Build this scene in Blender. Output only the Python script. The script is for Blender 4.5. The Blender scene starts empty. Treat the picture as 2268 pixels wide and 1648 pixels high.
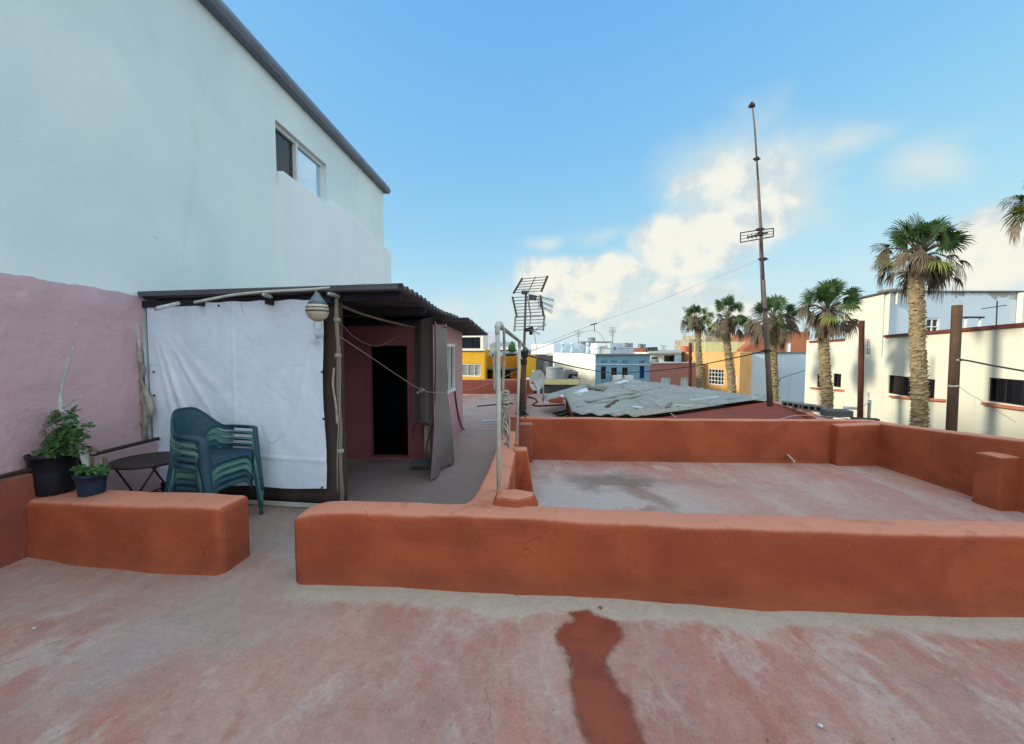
import bpy, math, random
from mathutils import Vector, Matrix, noise
random.seed(7)
SC = bpy.context.scene
COL = SC.collection
H = 1.70; PITCH = math.radians(3.25); F = 951.0; CX, CY = 1134.0, 824.0
FW = Vector((0, math.cos(PITCH), -math.sin(PITCH))); UP = Vector((0, math.sin(PITCH), math.cos(PITCH)))
CAM = Vector((0, 0, H))
def ray(x, y): return Vector((1, 0, 0))*((x-CX)/F) + UP*((CY-y)/F) + FW
def G(x, y, z=0.0):
    r = ray(x, y); return CAM + r*((z-H)/r.z)
def D(x, y, Y):
    r = ray(x, y); return CAM + r*(Y/r.y)
def V(x, y, A, B):
    r = ray(x, y); d = (B[0]-A[0], B[1]-A[1]); n = (-d[1], d[0])
    t = (A[0]*n[0]+A[1]*n[1])/(r.x*n[0]+r.y*n[1]); return CAM + r*t
def pxr(npx, Y): return npx/F*Y          # a width in photo pixels at distance Y, in metres
# ---------------------------------------------------------------- materials
def S(r, g, b):
    f = lambda c: (c/12.92 if c <= .04045 else ((c+.055)/1.055)**2.4)
    return (f(r/255), f(g/255), f(b/255), 1)
class NT:
    def __init__(s, nt): s.nt = nt
    def n(s, t, **k):
        o = s.nt.nodes.new(t)
        for a, v in k.items():
            if a.startswith('i_'):
                key = a[2:]; key = int(key) if key.isdigit() else key.replace('_', ' ')
                o.inputs[key].default_value = v
            else: setattr(o, a, v)
        return o
    def l(s, a, b): s.nt.links.new(a, b)
    def math(s, op, a, b=None, c=None, clamp=False):
        o = s.n('ShaderNodeMath', operation=op, use_clamp=clamp)
        for i, v in enumerate((a, b, c)):
            if v is None: continue
            if hasattr(v, 'links'): s.l(v, o.inputs[i])
            else: o.inputs[i].default_value = v
        return o.outputs[0]
    def mix(s, f, a, b, blend='MIX'):
        o = s.n('ShaderNodeMix', data_type='RGBA', blend_type=blend)
        for i, v in ((0, f), (6, a), (7, b)):
            if hasattr(v, 'links'): s.l(v, o.inputs[i])
            else: o.inputs[i].default_value = v
        return o.outputs[2]
    def noise(s, vec, scale, detail=6, rough=.6, dist=0):
        o = s.n('ShaderNodeTexNoise', i_Scale=scale, i_Detail=detail, i_Roughness=rough, i_Distortion=dist)
        s.l(vec, o.inputs['Vector']); return o.outputs[0]
    def ramp(s, v, lo, hi):
        o = s.n('ShaderNodeMapRange', interpolation_type='SMOOTHSTEP'); s.l(v, o.inputs[0])
        o.inputs[1].default_value = lo; o.inputs[2].default_value = hi; return o.outputs[0]
    def mapping(s, vec, scale=(1,1,1), rot=(0,0,0), loc=(0,0,0)):
        o = s.n('ShaderNodeMapping'); s.l(vec, o.inputs[0])
        o.inputs['Scale'].default_value = scale; o.inputs['Rotation'].default_value = rot; o.inputs['Location'].default_value = loc
        return o.outputs[0]
MATS = {}
def base_mat(name):
    m = bpy.data.materials.new(name); m.use_nodes = True; t = NT(m.node_tree)
    bs = m.node_tree.nodes['Principled BSDF']; MATS[name] = m
    geo = t.n('ShaderNodeNewGeometry'); return m, t, bs, geo.outputs['Position']
def M(name, c1, c2=None, c3=None, scale=1.5, fine=25, amt=.5, bump=.15, bscale=40, rough=.85, metal=0, stretch=(1,1,1), finemix=.25, spec=.3, bdist=.01, streak=0):
    """two or three colours mixed by large noise patches, fine mottling and a fine bump"""
    m, t, bs, P = base_mat(name)
    c2 = c2 or tuple(v*.75 for v in c1[:3])+(1,)
    v = t.mapping(P, stretch)
    f = t.ramp(t.noise(v, scale, 8, .62, .4), .5-.25*amt-.1, .5+.25*amt+.1)
    col = t.mix(f, c1, c2)
    if c3:
        f3 = t.ramp(t.noise(t.mapping(v, loc=(7, 3, 5)), scale*2.3, 8, .7, .6), .56, .72); col = t.mix(f3, col, c3)
    g = t.noise(v, fine, 5, .7)
    col = t.mix(finemix, col, t.mix(g, tuple(x*.45 for x in c1[:3])+(1,), tuple(min(1, x*1.45) for x in c1[:3])+(1,)))
    if streak:
        k = t.ramp(t.noise(t.mapping(P, (3, 3, .22)), 1.3, 7, .62, .3), .50, .72); col = t.mix(t.math('MULTIPLY', k, streak), col, tuple(x*.55 for x in c1[:3])+(1,))
        k = t.ramp(t.noise(P, 1.1, 9, .7, .8), .58, .70); col = t.mix(t.math('MULTIPLY', k, streak), col, tuple(x*.7+.05 for x in c1[:3])+(1,))
    t.l(col, bs.inputs['Base Color'])
    bs.inputs['Roughness'].default_value = rough; bs.inputs['Metallic'].default_value = metal
    bs.inputs['Specular IOR Level'].default_value = spec
    if bump:
        b = t.n('ShaderNodeBump'); b.inputs['Strength'].default_value = bump; b.inputs['Distance'].default_value = bdist
        h = t.math('ADD', t.noise(P, bscale, 6, .6), t.math('MULTIPLY', t.noise(P, bscale*.12, 4, .5), 2.0))
        t.l(h, b.inputs['Height']); t.l(b.outputs[0], bs.inputs['Normal'])
    return m
def flat(name, c, rough=.6, metal=0, **k): return M(name, c, tuple(v*.8 for v in c[:3])+(1,), rough=rough, metal=metal, finemix=.12, bump=.05, **k)
# ---------------------------------------------------------------- mesh helpers
def tag(o, label=None, cat=None, group=None, kind=None):
    if label: o['label'] = label
    if cat: o['category'] = cat
    if group: o['group'] = group
    if kind: o['kind'] = kind
    return o
def thing(name, label, cat, loc, group=None):
    o = bpy.data.objects.new(name, None); COL.objects.link(o); o.location = loc; o.empty_display_size = .1
    return tag(o, label, cat, group)
def root_loc(o):
    while o.parent: o = o.parent
    return o.location.copy()
class MB:
    def __init__(s): s.v = []; s.f = []
    def add(s, vs, fs):
        k = len(s.v); s.v += [tuple(v) for v in vs]; s.f += [tuple(i+k for i in f) for f in fs]; return s
    def quad(s, a, b, c, d): return s.add([a, b, c, d], [(0, 1, 2, 3)])
    def hexa(s, p):   # 8 points: bottom 4 then top 4
        return s.add(p, [(3, 2, 1, 0), (4, 5, 6, 7), (0, 1, 5, 4), (1, 2, 6, 5), (2, 3, 7, 6), (3, 0, 4, 7)])
    def box(s, c, size, rz=0, rx=0, ry=0):
        R = Matrix.Rotation(rz, 3, 'Z') @ Matrix.Rotation(rx, 3, 'X') @ Matrix.Rotation(ry, 3, 'Y'); c = Vector(c)
        sx, sy, sz = (v/2 for v in size)
        return s.hexa([c + R @ Vector(q) for q in ((-sx,-sy,-sz),(sx,-sy,-sz),(sx,sy,-sz),(-sx,sy,-sz),(-sx,-sy,sz),(sx,-sy,sz),(sx,sy,sz),(-sx,sy,sz))])
    def bar(s, a, b, w, h=None, up=(0,0,1)):   # rectangular bar from a to b
        a, b = Vector(a), Vector(b); h = h or w; d = (b-a).normalized(); u = Vector(up)
        if abs(d.dot(u)) > .98: u = Vector((1, 0, 0))
        x = d.cross(u).normalized(); y = x.cross(d).normalized()
        q = [(-w/2, -h/2), (w/2, -h/2), (w/2, h/2), (-w/2, h/2)]
        return s.hexa([a+x*i+y*j for i, j in q] + [b+x*i+y*j for i, j in q])
    def tube(s, pts, r, n=8, cap=True):
        pts = [Vector(p) for p in pts]; rs = r if isinstance(r, (list, tuple)) else [r]*len(pts); k = len(s.v); px = None
        for i, p in enumerate(pts):
            d = (pts[min(i+1, len(pts)-1)] - pts[max(i-1, 0)])
            d = d.normalized() if d.length > 1e-9 else Vector((0, 0, 1))
            if px is None:
                u = Vector((0, 0, 1)) if abs(d.z) < .9 else Vector((0, 1, 0)); px = d.cross(u).normalized()
            else: px = (px - d*px.dot(d)).normalized()
            py = d.cross(px)
            for j in range(n):
                a = 2*math.pi*j/n; s.v.append(tuple(p + (px*math.cos(a)+py*math.sin(a))*rs[i]))
        for i in range(len(pts)-1):
            for j in range(n):
                a, b = k+i*n+j, k+i*n+(j+1) % n; s.f.append((a, b, b+n, a+n))
        if cap: s.f.append(tuple(k+j for j in range(n-1, -1, -1))); s.f.append(tuple(k+(len(pts)-1)*n+j for j in range(n)))
        return s
    def lathe(s, prof, c, n=24, axis=None):   # prof: (radius, height)
        c = Vector(c); k = len(s.v); R = axis.to_track_quat('Z', 'Y').to_matrix() if axis else Matrix.Identity(3)
        for r, z in prof:
            for j in range(n):
                a = 2*math.pi*j/n; s.v.append(tuple(c + R @ Vector((r*math.cos(a), r*math.sin(a), z))))
        for i in range(len(prof)-1):
            for j in range(n):
                a, b = k+i*n+j, k+i*n+(j+1) % n; s.f.append((a, b, b+n, a+n))
        s.f.append(tuple(k+j for j in range(n-1, -1, -1))); s.f.append(tuple(k+(len(prof)-1)*n+j for j in range(n)))
        return s
    def prism(s, poly, off):   # polygon of 3D points pushed by a vector
        n = len(poly); off = Vector(off); p = [Vector(q) for q in poly]
        return s.add(p + [q+off for q in p], [tuple(range(n-1, -1, -1)), tuple(range(n, 2*n))] + [(i, (i+1) % n, n+(i+1) % n, n+i) for i in range(n)])
    def grid(s, rows, thick=None, closed=False):   # rows of points; a thickness vector makes it a closed slab
        nr, nc = len(rows), len(rows[0]); k = len(s.v)
        for r in rows: s.v += [tuple(p) for p in r]
        for i in range(nr-1):
            for j in range(nc-1): a = k+i*nc+j; s.f.append((a, a+1, a+nc+1, a+nc))
        if thick is not None:
            t = Vector(thick); m = nr*nc
            for r in rows: s.v += [tuple(Vector(p)+t) for p in r]
            for i in range(nr-1):
                for j in range(nc-1): a = k+m+i*nc+j; s.f.append((a+nc, a+nc+1, a+1, a))
            for i in range(nr-1):
                for j in (0, nc-1): a = k+i*nc+j; s.f.append((a, a+nc, a+nc+m, a+m))
            for j in range(nc-1):
                for i in (0, nr-1): a = k+i*nc+j; s.f.append((a, a+1, a+1+m, a+m))
        return s
    def build(s, name, mat, parent=None, smooth=False, origin=None, bevel=0, fix=True):
        o0 = root_loc(parent) if parent else (Vector(origin) if origin is not None else Vector((0, 0, 0)))
        me = bpy.data.meshes.new(name); me.from_pydata([tuple(Vector(v)-o0) for v in s.v], [], s.f)
        if fix:
            import bmesh
            bm = bmesh.new(); bm.from_mesh(me); bmesh.ops.recalc_face_normals(bm, faces=bm.faces); bm.to_mesh(me); bm.free()
        me.materials.append(MATS[mat] if isinstance(mat, str) else mat)
        if smooth: me.polygons.foreach_set('use_smooth', [True]*len(me.polygons))
        o = bpy.data.objects.new(name, me); COL.objects.link(o)
        if parent: o.parent = parent
        else: o.location = o0
        if bevel:
            b = o.modifiers.new('bevel', 'BEVEL'); b.width = bevel; b.segments = 2; b.limit_method = 'ANGLE'
        return o
def copy_tree(o, parent=None):
    c = o.copy(); COL.objects.link(c)
    if parent: c.parent = parent
    for ch in [x for x in COL.objects if x.parent is o]: copy_tree(ch, c)
    return c
def cat(a, b, sag, n=14):   # a hanging line from a to b
    a, b = Vector(a), Vector(b)
    return [a.lerp(b, i/n) - Vector((0, 0, sag*4*(i/n)*(1-i/n))) for i in range(n+1)]
def spline(pts, n=6):   # Catmull-Rom through points
    P = [Vector(p) for p in pts]; P = [P[0]*2-P[1]] + P + [P[-1]*2-P[-2]]; out = []
    for i in range(1, len(P)-2):
        for k in range(n):
            t = k/n; a, b, c, d = P[i-1], P[i], P[i+1], P[i+2]
            out.append(.5*((2*b)+(c-a)*t+(2*a-5*b+4*c-d)*t*t+(3*b-a-3*c+d)*t**3))
    return out + [P[-2]]
def floor_z(x, y): return .006*noise.noise(Vector((x*.8, y*.8, 0)))+.003*noise.noise(Vector((x*3, y*3, 4)))
def plaster(mb, path, thick, heights, r=.05, step=.05, side=1, end=(True, True), amp=.007, flare=.03, seed=0, z0=-.03):
    """a hand-plastered low wall swept along path; thickness goes to the left of the path (side=1) or right"""
    P = [Vector((p[0], p[1])) for p in path]; L = [0]
    for i in range(1, len(P)): L.append(L[-1] + (P[i]-P[i-1]).length)
    tot = L[-1]; n = max(4, int(tot/step)); ss = [tot*i/n for i in range(n+1)]
    if end[0]: ss = [0, r*.12, r*.3, r*.6, r] + [q for q in ss if q > r*1.3]
    if end[1]: ss = [q for q in ss if q < tot-r*1.3] + [tot-r, tot-r*.6, tot-r*.3, tot-r*.12, tot]
    def at(q, arr):
        for i in range(1, len(P)):
            if q <= L[i]+1e-9: break
        t = (q-L[i-1])/(L[i]-L[i-1]); return arr[i-1]*(1-t)+arr[i]*t, i
    rows = []
    for q in ss:
        p, i = at(q, P); h, _ = at(q, heights)
        d0 = (P[i]-P[i-1]).normalized(); nrm = Vector((-d0.y, d0.x))*side
        e = 0
        if end[0] and q < r: e = r - math.sqrt(max(0, r*r-(r-q)**2))
        if end[1] and tot-q < r: e = max(e, r - math.sqrt(max(0, r*r-(r-(tot-q))**2)))
        t = thick
        prof = [(-flare, z0), (-flare*.35, .015), (0, .06)] + [(0, .06+(h-r-.06)*k/4) for k in (1, 2, 3, 4)] + [(r*.08, h-r*.6), (r*.3, h-r*.3), (r*.6, h-r*.08), (r, h), (t*.5, h+.004), (t-r, h), (t-r*.6, h-r*.08), (t-r*.3, h-r*.3), (t-r*.08, h-r*.6), (t, h-r), (t, h*.5), (t, .04), (t+flare, z0)]
        row = []
        for w, z in prof:
            w = max(e, min(t-e, w)) if e else w
            zz = z - e*(max(0, z/h)) if z > 0 else z
            q3 = Vector((p.x+nrm.x*w, p.y+nrm.y*w, zz))
            k = noise.noise(q3*2.2+Vector((seed, 0, 0)))*amp*1.6 + noise.noise(q3*7+Vector((seed, 5, 0)))*amp*.7
            q3.x += nrm.x*k; q3.y += nrm.y*k
            if z > .1: q3.z += noise.noise(q3*2.0+Vector((0, seed, 9)))*amp*1.5
            row.append(q3)
        rows.append(row)
    mb.grid(rows)
    for row in (rows[0], rows[-1]): mb.add(row, [tuple(range(len(row)))])
    return mb
# ---------------------------------------------------------------- materials list
def white_wall_mat():
    m, t, bs, P = base_mat('white_wall'); sp = t.n('ShaderNodeSeparateXYZ'); t.l(P, sp.inputs[0])
    col = t.mix(t.ramp(t.noise(P, .45, 7, .6, .5), .35, .65), S(222,234,230), S(208,224,222))
    st = t.ramp(t.noise(t.mapping(P, (1, 1, .45)), .8, 9, .68, .8), .56, .74)
    col = t.mix(t.math('MULTIPLY', st, .35), col, S(172,190,182))
    ck = t.ramp(t.noise(t.mapping(P, (1, 1.6, 9)), 2.2, 6, .6, 1.2), .685, .71); zone = t.ramp(t.noise(P, .7, 3, .5), .50, .60)
    col = t.mix(t.math('MULTIPLY', t.math('MULTIPLY', ck, zone), .45), col, S(110,120,112))
    mo = t.ramp(t.noise(P, 7, 8, .75, 1.5), .60, .75); zn = t.ramp(t.noise(t.mapping(P, loc=(5, 5, 5)), .5, 3, .5), .54, .66)
    col = t.mix(t.math('MULTIPLY', t.math('MULTIPLY', mo, zn), .4), col, S(112,128,112))
    t.l(col, bs.inputs['Base Color']); bs.inputs['Roughness'].default_value = .92; bs.inputs['Specular IOR Level'].default_value = .2
    b = t.n('ShaderNodeBump'); b.inputs['Strength'].default_value = .22; b.inputs['Distance'].default_value = .02
    t.l(t.math('ADD', t.noise(P, 14, 6, .6), t.math('MULTIPLY', t.noise(P, 2, 4, .5), 2)), b.inputs['Height']); t.l(b.outputs[0], bs.inputs['Normal'])
white_wall_mat()
M('white_plaster', S(230,238,236), S(220,230,230), scale=.6, fine=12, bump=.2, bscale=16, finemix=.04, rough=.9, streak=.06)
M('pink_wall', S(198,168,172), S(184,154,158), S(200,172,174), scale=1.1, fine=18, amt=.8, bump=.6, bscale=7, finemix=.08, rough=.92, stretch=(1,1,1.8), bdist=.03)
M('hut_pink', S(196,150,148), S(182,140,140), scale=1.0, fine=20, bump=.25, bscale=12, finemix=.08, rough=.9)
M('hut_plum', S(160,98,100), S(140,84,88), scale=1.3, fine=20, bump=.25, bscale=14, finemix=.1, rough=.9)
M('net', S(70,60,56), S(88,76,70), scale=1.2, fine=60, bump=.1, finemix=.4, rough=.95)
M('mesh_curtain', S(132,122,118), S(108,100,98), scale=2.0, fine=90, bump=.1, finemix=.35, rough=.95)
M('asbestos', S(96,96,98), S(72,74,78), S(122,118,110), scale=2.2, fine=30, bump=.3, bscale=25, finemix=.3, rough=.95)
M('asbestos_pale', S(156,160,154), S(128,132,128), S(176,180,172), scale=1.6, fine=26, bump=.1, bscale=25, finemix=.25, rough=.9)
M('asbestos_brown', S(158,154,142), S(134,130,120), S(176,174,162), scale=1.8, fine=26, bump=.3, bscale=25, finemix=.3, rough=.9)
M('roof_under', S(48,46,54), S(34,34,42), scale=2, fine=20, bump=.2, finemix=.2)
M('wood_grey', S(140,128,110), S(104,94,80), scale=4, fine=60, bump=.4, bscale=60, finemix=.35, stretch=(1,1,.12))
M('wood_red', S(96,48,38), S(52,28,24), S(116,74,58), scale=9, fine=60, bump=.5, bscale=40, finemix=.3, stretch=(1,1,.15))
M('wood_dark', S(98,74,56), S(44,34,28), S(124,100,80), scale=9, fine=70, bump=.8, bscale=40, finemix=.5, stretch=(1,1,.10))
M('pvc_white', S(196,200,190), S(164,166,150), S(140,120,96), scale=5, fine=40, bump=.1, rough=.45, finemix=.12)
M('galv', S(150,156,152), S(118,122,118), S(120,90,70), scale=6, fine=40, bump=.1, rough=.5, metal=.3, finemix=.25)
M('rust_mast', S(96,84,74), S(120,108,96), S(110,60,40), scale=8, fine=40, bump=.2, rough=.8, finemix=.3)
M('alu', S(150,146,140), S(120,112,104), scale=8, fine=50, rough=.5, metal=.5, bump=0)
M('dark_metal', S(44,36,34), S(60,46,40), scale=6, fine=40, rough=.6, bump=.1)
M('black_plastic_and_shade', S(20,24,32), S(28,32,40), scale=4, fine=30, rough=.45, bump=.05, finemix=.1)
M('pot_blue', S(34,52,74), S(28,42,62), scale=4, fine=30, rough=.45, bump=.05, finemix=.15)
M('chair_dark', S(36,66,82), S(46,78,92), S(60,96,108), scale=5, fine=50, rough=.55, bump=.08, finemix=.15)
M('chair_green', S(90,134,124), S(74,116,110), S(112,150,138), scale=5, fine=50, rough=.6, bump=.08, finemix=.15)
M('chair_teal', S(44,80,94), S(58,94,104), scale=5, fine=50, rough=.6, bump=.08, finemix=.15)
M('bark_white', S(190,196,192), S(150,156,156), scale=8, fine=60, bump=.4)
M('stem_dry', S(120,100,84), S(90,76,66), scale=8, fine=60, bump=.3)
M('leaf', S(64,104,50), S(40,74,36), S(92,124,60), scale=6, fine=60, bump=0, rough=.6)
M('leaf_dry', S(122,108,88), S(86,78,66), scale=6, fine=60, bump=0, rough=.9)
M('rope', S(176,170,156), S(130,124,112), scale=20, fine=120, bump=.5, bscale=150)
M('rope_dark', S(70,66,60), S(40,38,36), scale=20, fine=120, bump=.5, bscale=150)
M('cable', S(30,28,30), S(44,40,40), rough=.6, bump=0)
M('wire_pale', S(170,160,150), S(140,130,120), rough=.7, bump=0)
M('buoy_cream', S(196,190,168), S(168,160,138), S(130,124,112), scale=7, fine=30, bump=.1, rough=.6, stretch=(1,1,5))
M('buoy_blue', S(108,124,134), S(88,102,112), scale=7, fine=30, bump=.1, rough=.6)
M('sky_glass', S(200,228,250), S(196,224,248), rough=.03, bump=0, spec=1.0, finemix=0, metal=1)
M('red_wall', S(136,64,46), S(118,54,42), scale=2, fine=30, bump=.3, finemix=.15)
M('dark_glass', S(22,26,34), S(16,20,26), rough=.15, bump=0, spec=.5, finemix=0)
M('frame_white', S(222,224,218), S(206,208,202), rough=.5, bump=0, finemix=.05)
M('frame_dark', S(50,40,36), S(38,32,30), rough=.6, bump=0)
M('grey_fascia', S(112,118,130), S(96,102,114), rough=.5, bump=.05, scale=3)
M('cream', S(230,225,202), S(220,214,192), scale=.5, fine=10, bump=.15, bscale=10, finemix=.04, rough=.95, streak=.18)
M('cream_pale', S(238,234,216), S(228,222,204), scale=.6, fine=10, bump=.15, bscale=10, finemix=.04, streak=.28)
M('pale_blue', S(200,216,224), S(190,208,218), scale=.5, fine=10, bump=.1, finemix=.05, streak=.28)
M('street_blue', S(124,164,184), S(112,152,174), scale=.7, fine=10, bump=.1, finemix=.05, streak=.28)
M('blue_door', S(24,50,130), S(20,42,116), bump=0)
M('yellow', S(222,170,44), S(206,154,40), scale=.8, fine=10, bump=.1, finemix=.05, streak=.28)
M('ochre', S(198,136,40), S(180,124,40), scale=.8, fine=10, bump=.1, finemix=.06, streak=.28)
M('apricot', S(216,170,112), S(204,156,98), scale=.7, fine=10, bump=.1, finemix=.06, streak=.28)
M('rose', S(176,124,112), S(166,116,106), scale=.7, fine=10, bump=.1, finemix=.05, streak=.28)
M('orange_house', S(206,112,76), S(190,104,72), scale=.7, fine=10, bump=.1, finemix=.05, streak=.28)
M('brick_house', S(156,98,70), S(142,86,62), scale=.7, fine=10, bump=.1, finemix=.06, streak=.28)
M('olive_house', S(190,186,136), S(176,172,124), scale=.7, fine=10, bump=.1, finemix=.06, streak=.28)
M('crumbling', S(186,178,150), S(112,104,90), S(206,196,150), scale=2.6, fine=16, bump=.4, bscale=10, finemix=.2, stretch=(1,1,2))
M('concrete', S(140,138,132), S(108,106,102), scale=1.5, fine=20, bump=.3, bscale=18, finemix=.2)
M('concrete_dark', S(100,98,98), S(74,72,74), scale=1.5, fine=20, bump=.4, bscale=18, finemix=.25)
M('lilac_wall', S(206,204,216), S(194,194,208), scale=.7, fine=10, bump=.1, finemix=.04, streak=.28)
M('tank_grey', S(140,146,148), S(120,126,130), S(160,164,160), scale=2, fine=10, bump=.05, rough=.6, stretch=(1,1,4))
M('dish', S(206,212,206), S(170,172,160), S(150,110,80), scale=6, fine=30, bump=.05, rough=.5)
M('trim_red', S(126,62,50), S(110,56,46), bump=.1, finemix=.1)
M('trim_orange', S(196,126,98), S(180,104,78), bump=.1, finemix=.1)
M('palm_trunk', S(160,142,108), S(98,82,62), S(196,180,142), scale=7, fine=50, bump=.8, bscale=30, finemix=.35, stretch=(1,1,2))
M('palm_green', S(66,92,46), S(44,68,38), S(104,118,58), scale=2.2, fine=20, bump=0, rough=.5, finemix=.15)
M('palm_yellow', S(128,140,60), S(110,116,56), S(150,140,80), scale=2.5, fine=20, bump=0, rough=.6, finemix=.15)
M('palm_dead', S(114,102,84), S(70,62,52), S(150,138,116), scale=3.5, fine=30, bump=0, rough=.9, finemix=.25)
M('thatch', S(104,82,60), S(66,50,38), scale=5, fine=40, bump=.3, finemix=.35, stretch=(1,1,.3))
M('road', S(86,84,84), S(72,72,74), scale=.4, fine=6, bump=.1)
M('board_white', S(206,214,214), S(190,200,204), bump=.05, finemix=.08)
def terracotta(name, c1, c2, pale_tone, band=True):
    m, t, bs, P = base_mat(name)
    f = t.ramp(t.noise(t.mapping(P, (1, 1, 1.6)), 1.3, 8, .6, .5), .35, .65)
    col = t.mix(f, c1, c2)
    # paler upward faces and pale scuffs
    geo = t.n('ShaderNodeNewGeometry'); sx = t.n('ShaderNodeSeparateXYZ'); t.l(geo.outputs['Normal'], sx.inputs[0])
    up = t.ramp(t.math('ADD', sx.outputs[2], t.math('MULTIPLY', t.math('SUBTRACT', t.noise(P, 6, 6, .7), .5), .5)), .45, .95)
    col = t.mix(t.math('MULTIPLY', up, .8), col, pale_tone)
    sc = t.ramp(t.noise(t.mapping(P, (1, 1, 4)), 5, 8, .7, .8), .60, .74)
    col = t.mix(t.math('MULTIPLY', sc, .35), col, tuple(min(1, v*1.35) for v in c1[:3])+(1,))
    dk = t.ramp(t.noise(t.mapping(P, (1.2, 1.2, .5), loc=(3, 1, 0)), 2.2, 7, .65, .6), .54, .72)
    col = t.mix(t.math('MULTIPLY', dk, .5), col, tuple(v*.55 for v in c1[:3])+(1,))
    if band:  # grime rubbed along the foot of the wall, with a ragged edge
        px = t.n('ShaderNodeSeparateXYZ'); t.l(P, px.inputs[0])
        z = t.math('ADD', px.outputs[2], t.math('MULTIPLY', t.math('SUBTRACT', t.noise(P, 2.5, 7, .65), .5), .35))
        col = t.mix(t.math('MULTIPLY', t.ramp(z, .22, .02), .35), col, S(96, 56, 44))
    vo = t.n('ShaderNodeTexVoronoi', feature='DISTANCE_TO_EDGE', i_Scale=2.1)
    wx = t.n('ShaderNodeMix', data_type='VECTOR'); wx.inputs[0].default_value = .22; t.l(P, wx.inputs[4]); nz = t.n('ShaderNodeTexNoise', i_Scale=5.0, i_Detail=8.0); t.l(P, nz.inputs['Vector']); t.l(nz.outputs['Color'], wx.inputs[5]); t.l(wx.outputs[1], vo.inputs['Vector'])
    ck = t.math('MULTIPLY', t.ramp(vo.outputs[0], .010, 0), t.ramp(t.noise(P, 1.6, 4, .6), .54, .62)); col = t.mix(t.math('MULTIPLY', ck, .6), col, tuple(v*.35 for v in c1[:3])+(1,))
    dr = t.ramp(t.noise(t.mapping(P, (7, 7, .5)), 1.4, 6, .6, .3), .60, .74); col = t.mix(t.math('MULTIPLY', dr, .18), col, tuple(v*.5 for v in c1[:3])+(1,))
    ch = t.ramp(t.noise(P, 26, 5, .6), .70, .74); col = t.mix(t.math('MULTIPLY', ch, .45), col, pale_tone)
    col = t.mix(.14, col, t.mix(t.noise(P, 60, 4, .7), tuple(v*.4 for v in c1[:3])+(1,), tuple(min(1, v*1.6) for v in c1[:3])+(1,)))
    t.l(col, bs.inputs['Base Color']); bs.inputs['Roughness'].default_value = .88; bs.inputs['Specular IOR Level'].default_value = .25
    b = t.n('ShaderNodeBump'); b.inputs['Strength'].default_value = .5; b.inputs['Distance'].default_value = .012
    h = t.math('ADD', t.noise(P, 45, 6, .65), t.math('MULTIPLY', t.noise(P, 6, 5, .55), 2.5))
    t.l(h, b.inputs['Height']); t.l(b.outputs[0], bs.inputs['Normal'])
terracotta('terracotta', S(173,90,58), S(148,72,48), S(210,148,122))
terracotta('terracotta_old', S(150,84,66), S(130,74,60), S(176,130,116))
# tarpaulin
def tarp_mat():
    m, t, bs, P = base_mat('tarp')
    f = t.ramp(t.noise(P, 1.4, 8, .6, .5), .4, .62)
    col = t.mix(f, S(226,238,248), S(216,230,242))
    vein = t.n('ShaderNodeTexVoronoi', feature='DISTANCE_TO_EDGE', i_Scale=2.2)
    w = t.n('ShaderNodeMix', data_type='VECTOR'); w.inputs[0].default_value = .12; t.l(P, w.inputs[4])
    nz = t.n('ShaderNodeTexNoise', i_Scale=4.0, i_Detail=6.0); t.l(P, nz.inputs['Vector']); t.l(nz.outputs['Color'], w.inputs[5])
    t.l(w.outputs[1], vein.inputs['Vector'])
    v = t.ramp(vein.outputs[0], .012, 0)
    g = t.ramp(t.noise(P, 1.1, 4, .5), .5, .62)
    col = t.mix(t.math('MULTIPLY', t.math('MULTIPLY', v, g), .45), col, S(128,128,136))
    d = t.ramp(t.noise(P, 9, 8, .75, 1), .62, .78); col = t.mix(t.math('MULTIPLY', d, .3), col, S(140,138,140))
    # mildew in the top left corner, a smudge at the right edge
    for c, r, k in (((-3.64, 4.43, 2.07), .32, .8), ((-3.25, 4.43, 2.12), .3, .3), ((-2.01, 4.43, 1.78), .13, .8), ((-3.62, 4.43, .73), .13, .5)):
        vm = t.n('ShaderNodeVectorMath', operation='DISTANCE'); t.l(P, vm.inputs[0]); vm.inputs[1].default_value = c
        q = t.math('MULTIPLY', t.ramp(vm.outputs['Value'], r, r*.1), t.ramp(t.noise(P, 14, 8, .75, 1.5), .42, .66))
        col = t.mix(t.math('MULTIPLY', q, k), col, S(96,98,108))
    t.l(col, bs.inputs['Base Color']); bs.inputs['Roughness'].default_value = .5; bs.inputs['Specular IOR Level'].default_value = .35
    b = t.n('ShaderNodeBump'); b.inputs['Strength'].default_value = .45; b.inputs['Distance'].default_value = .015
    t.l(t.math('ADD', t.noise(P, 5, 8, .6, 1.5), t.math('MULTIPLY', v, -.3)), b.inputs['Height']); t.l(b.outputs[0], bs.inputs['Normal'])
tarp_mat()
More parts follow.
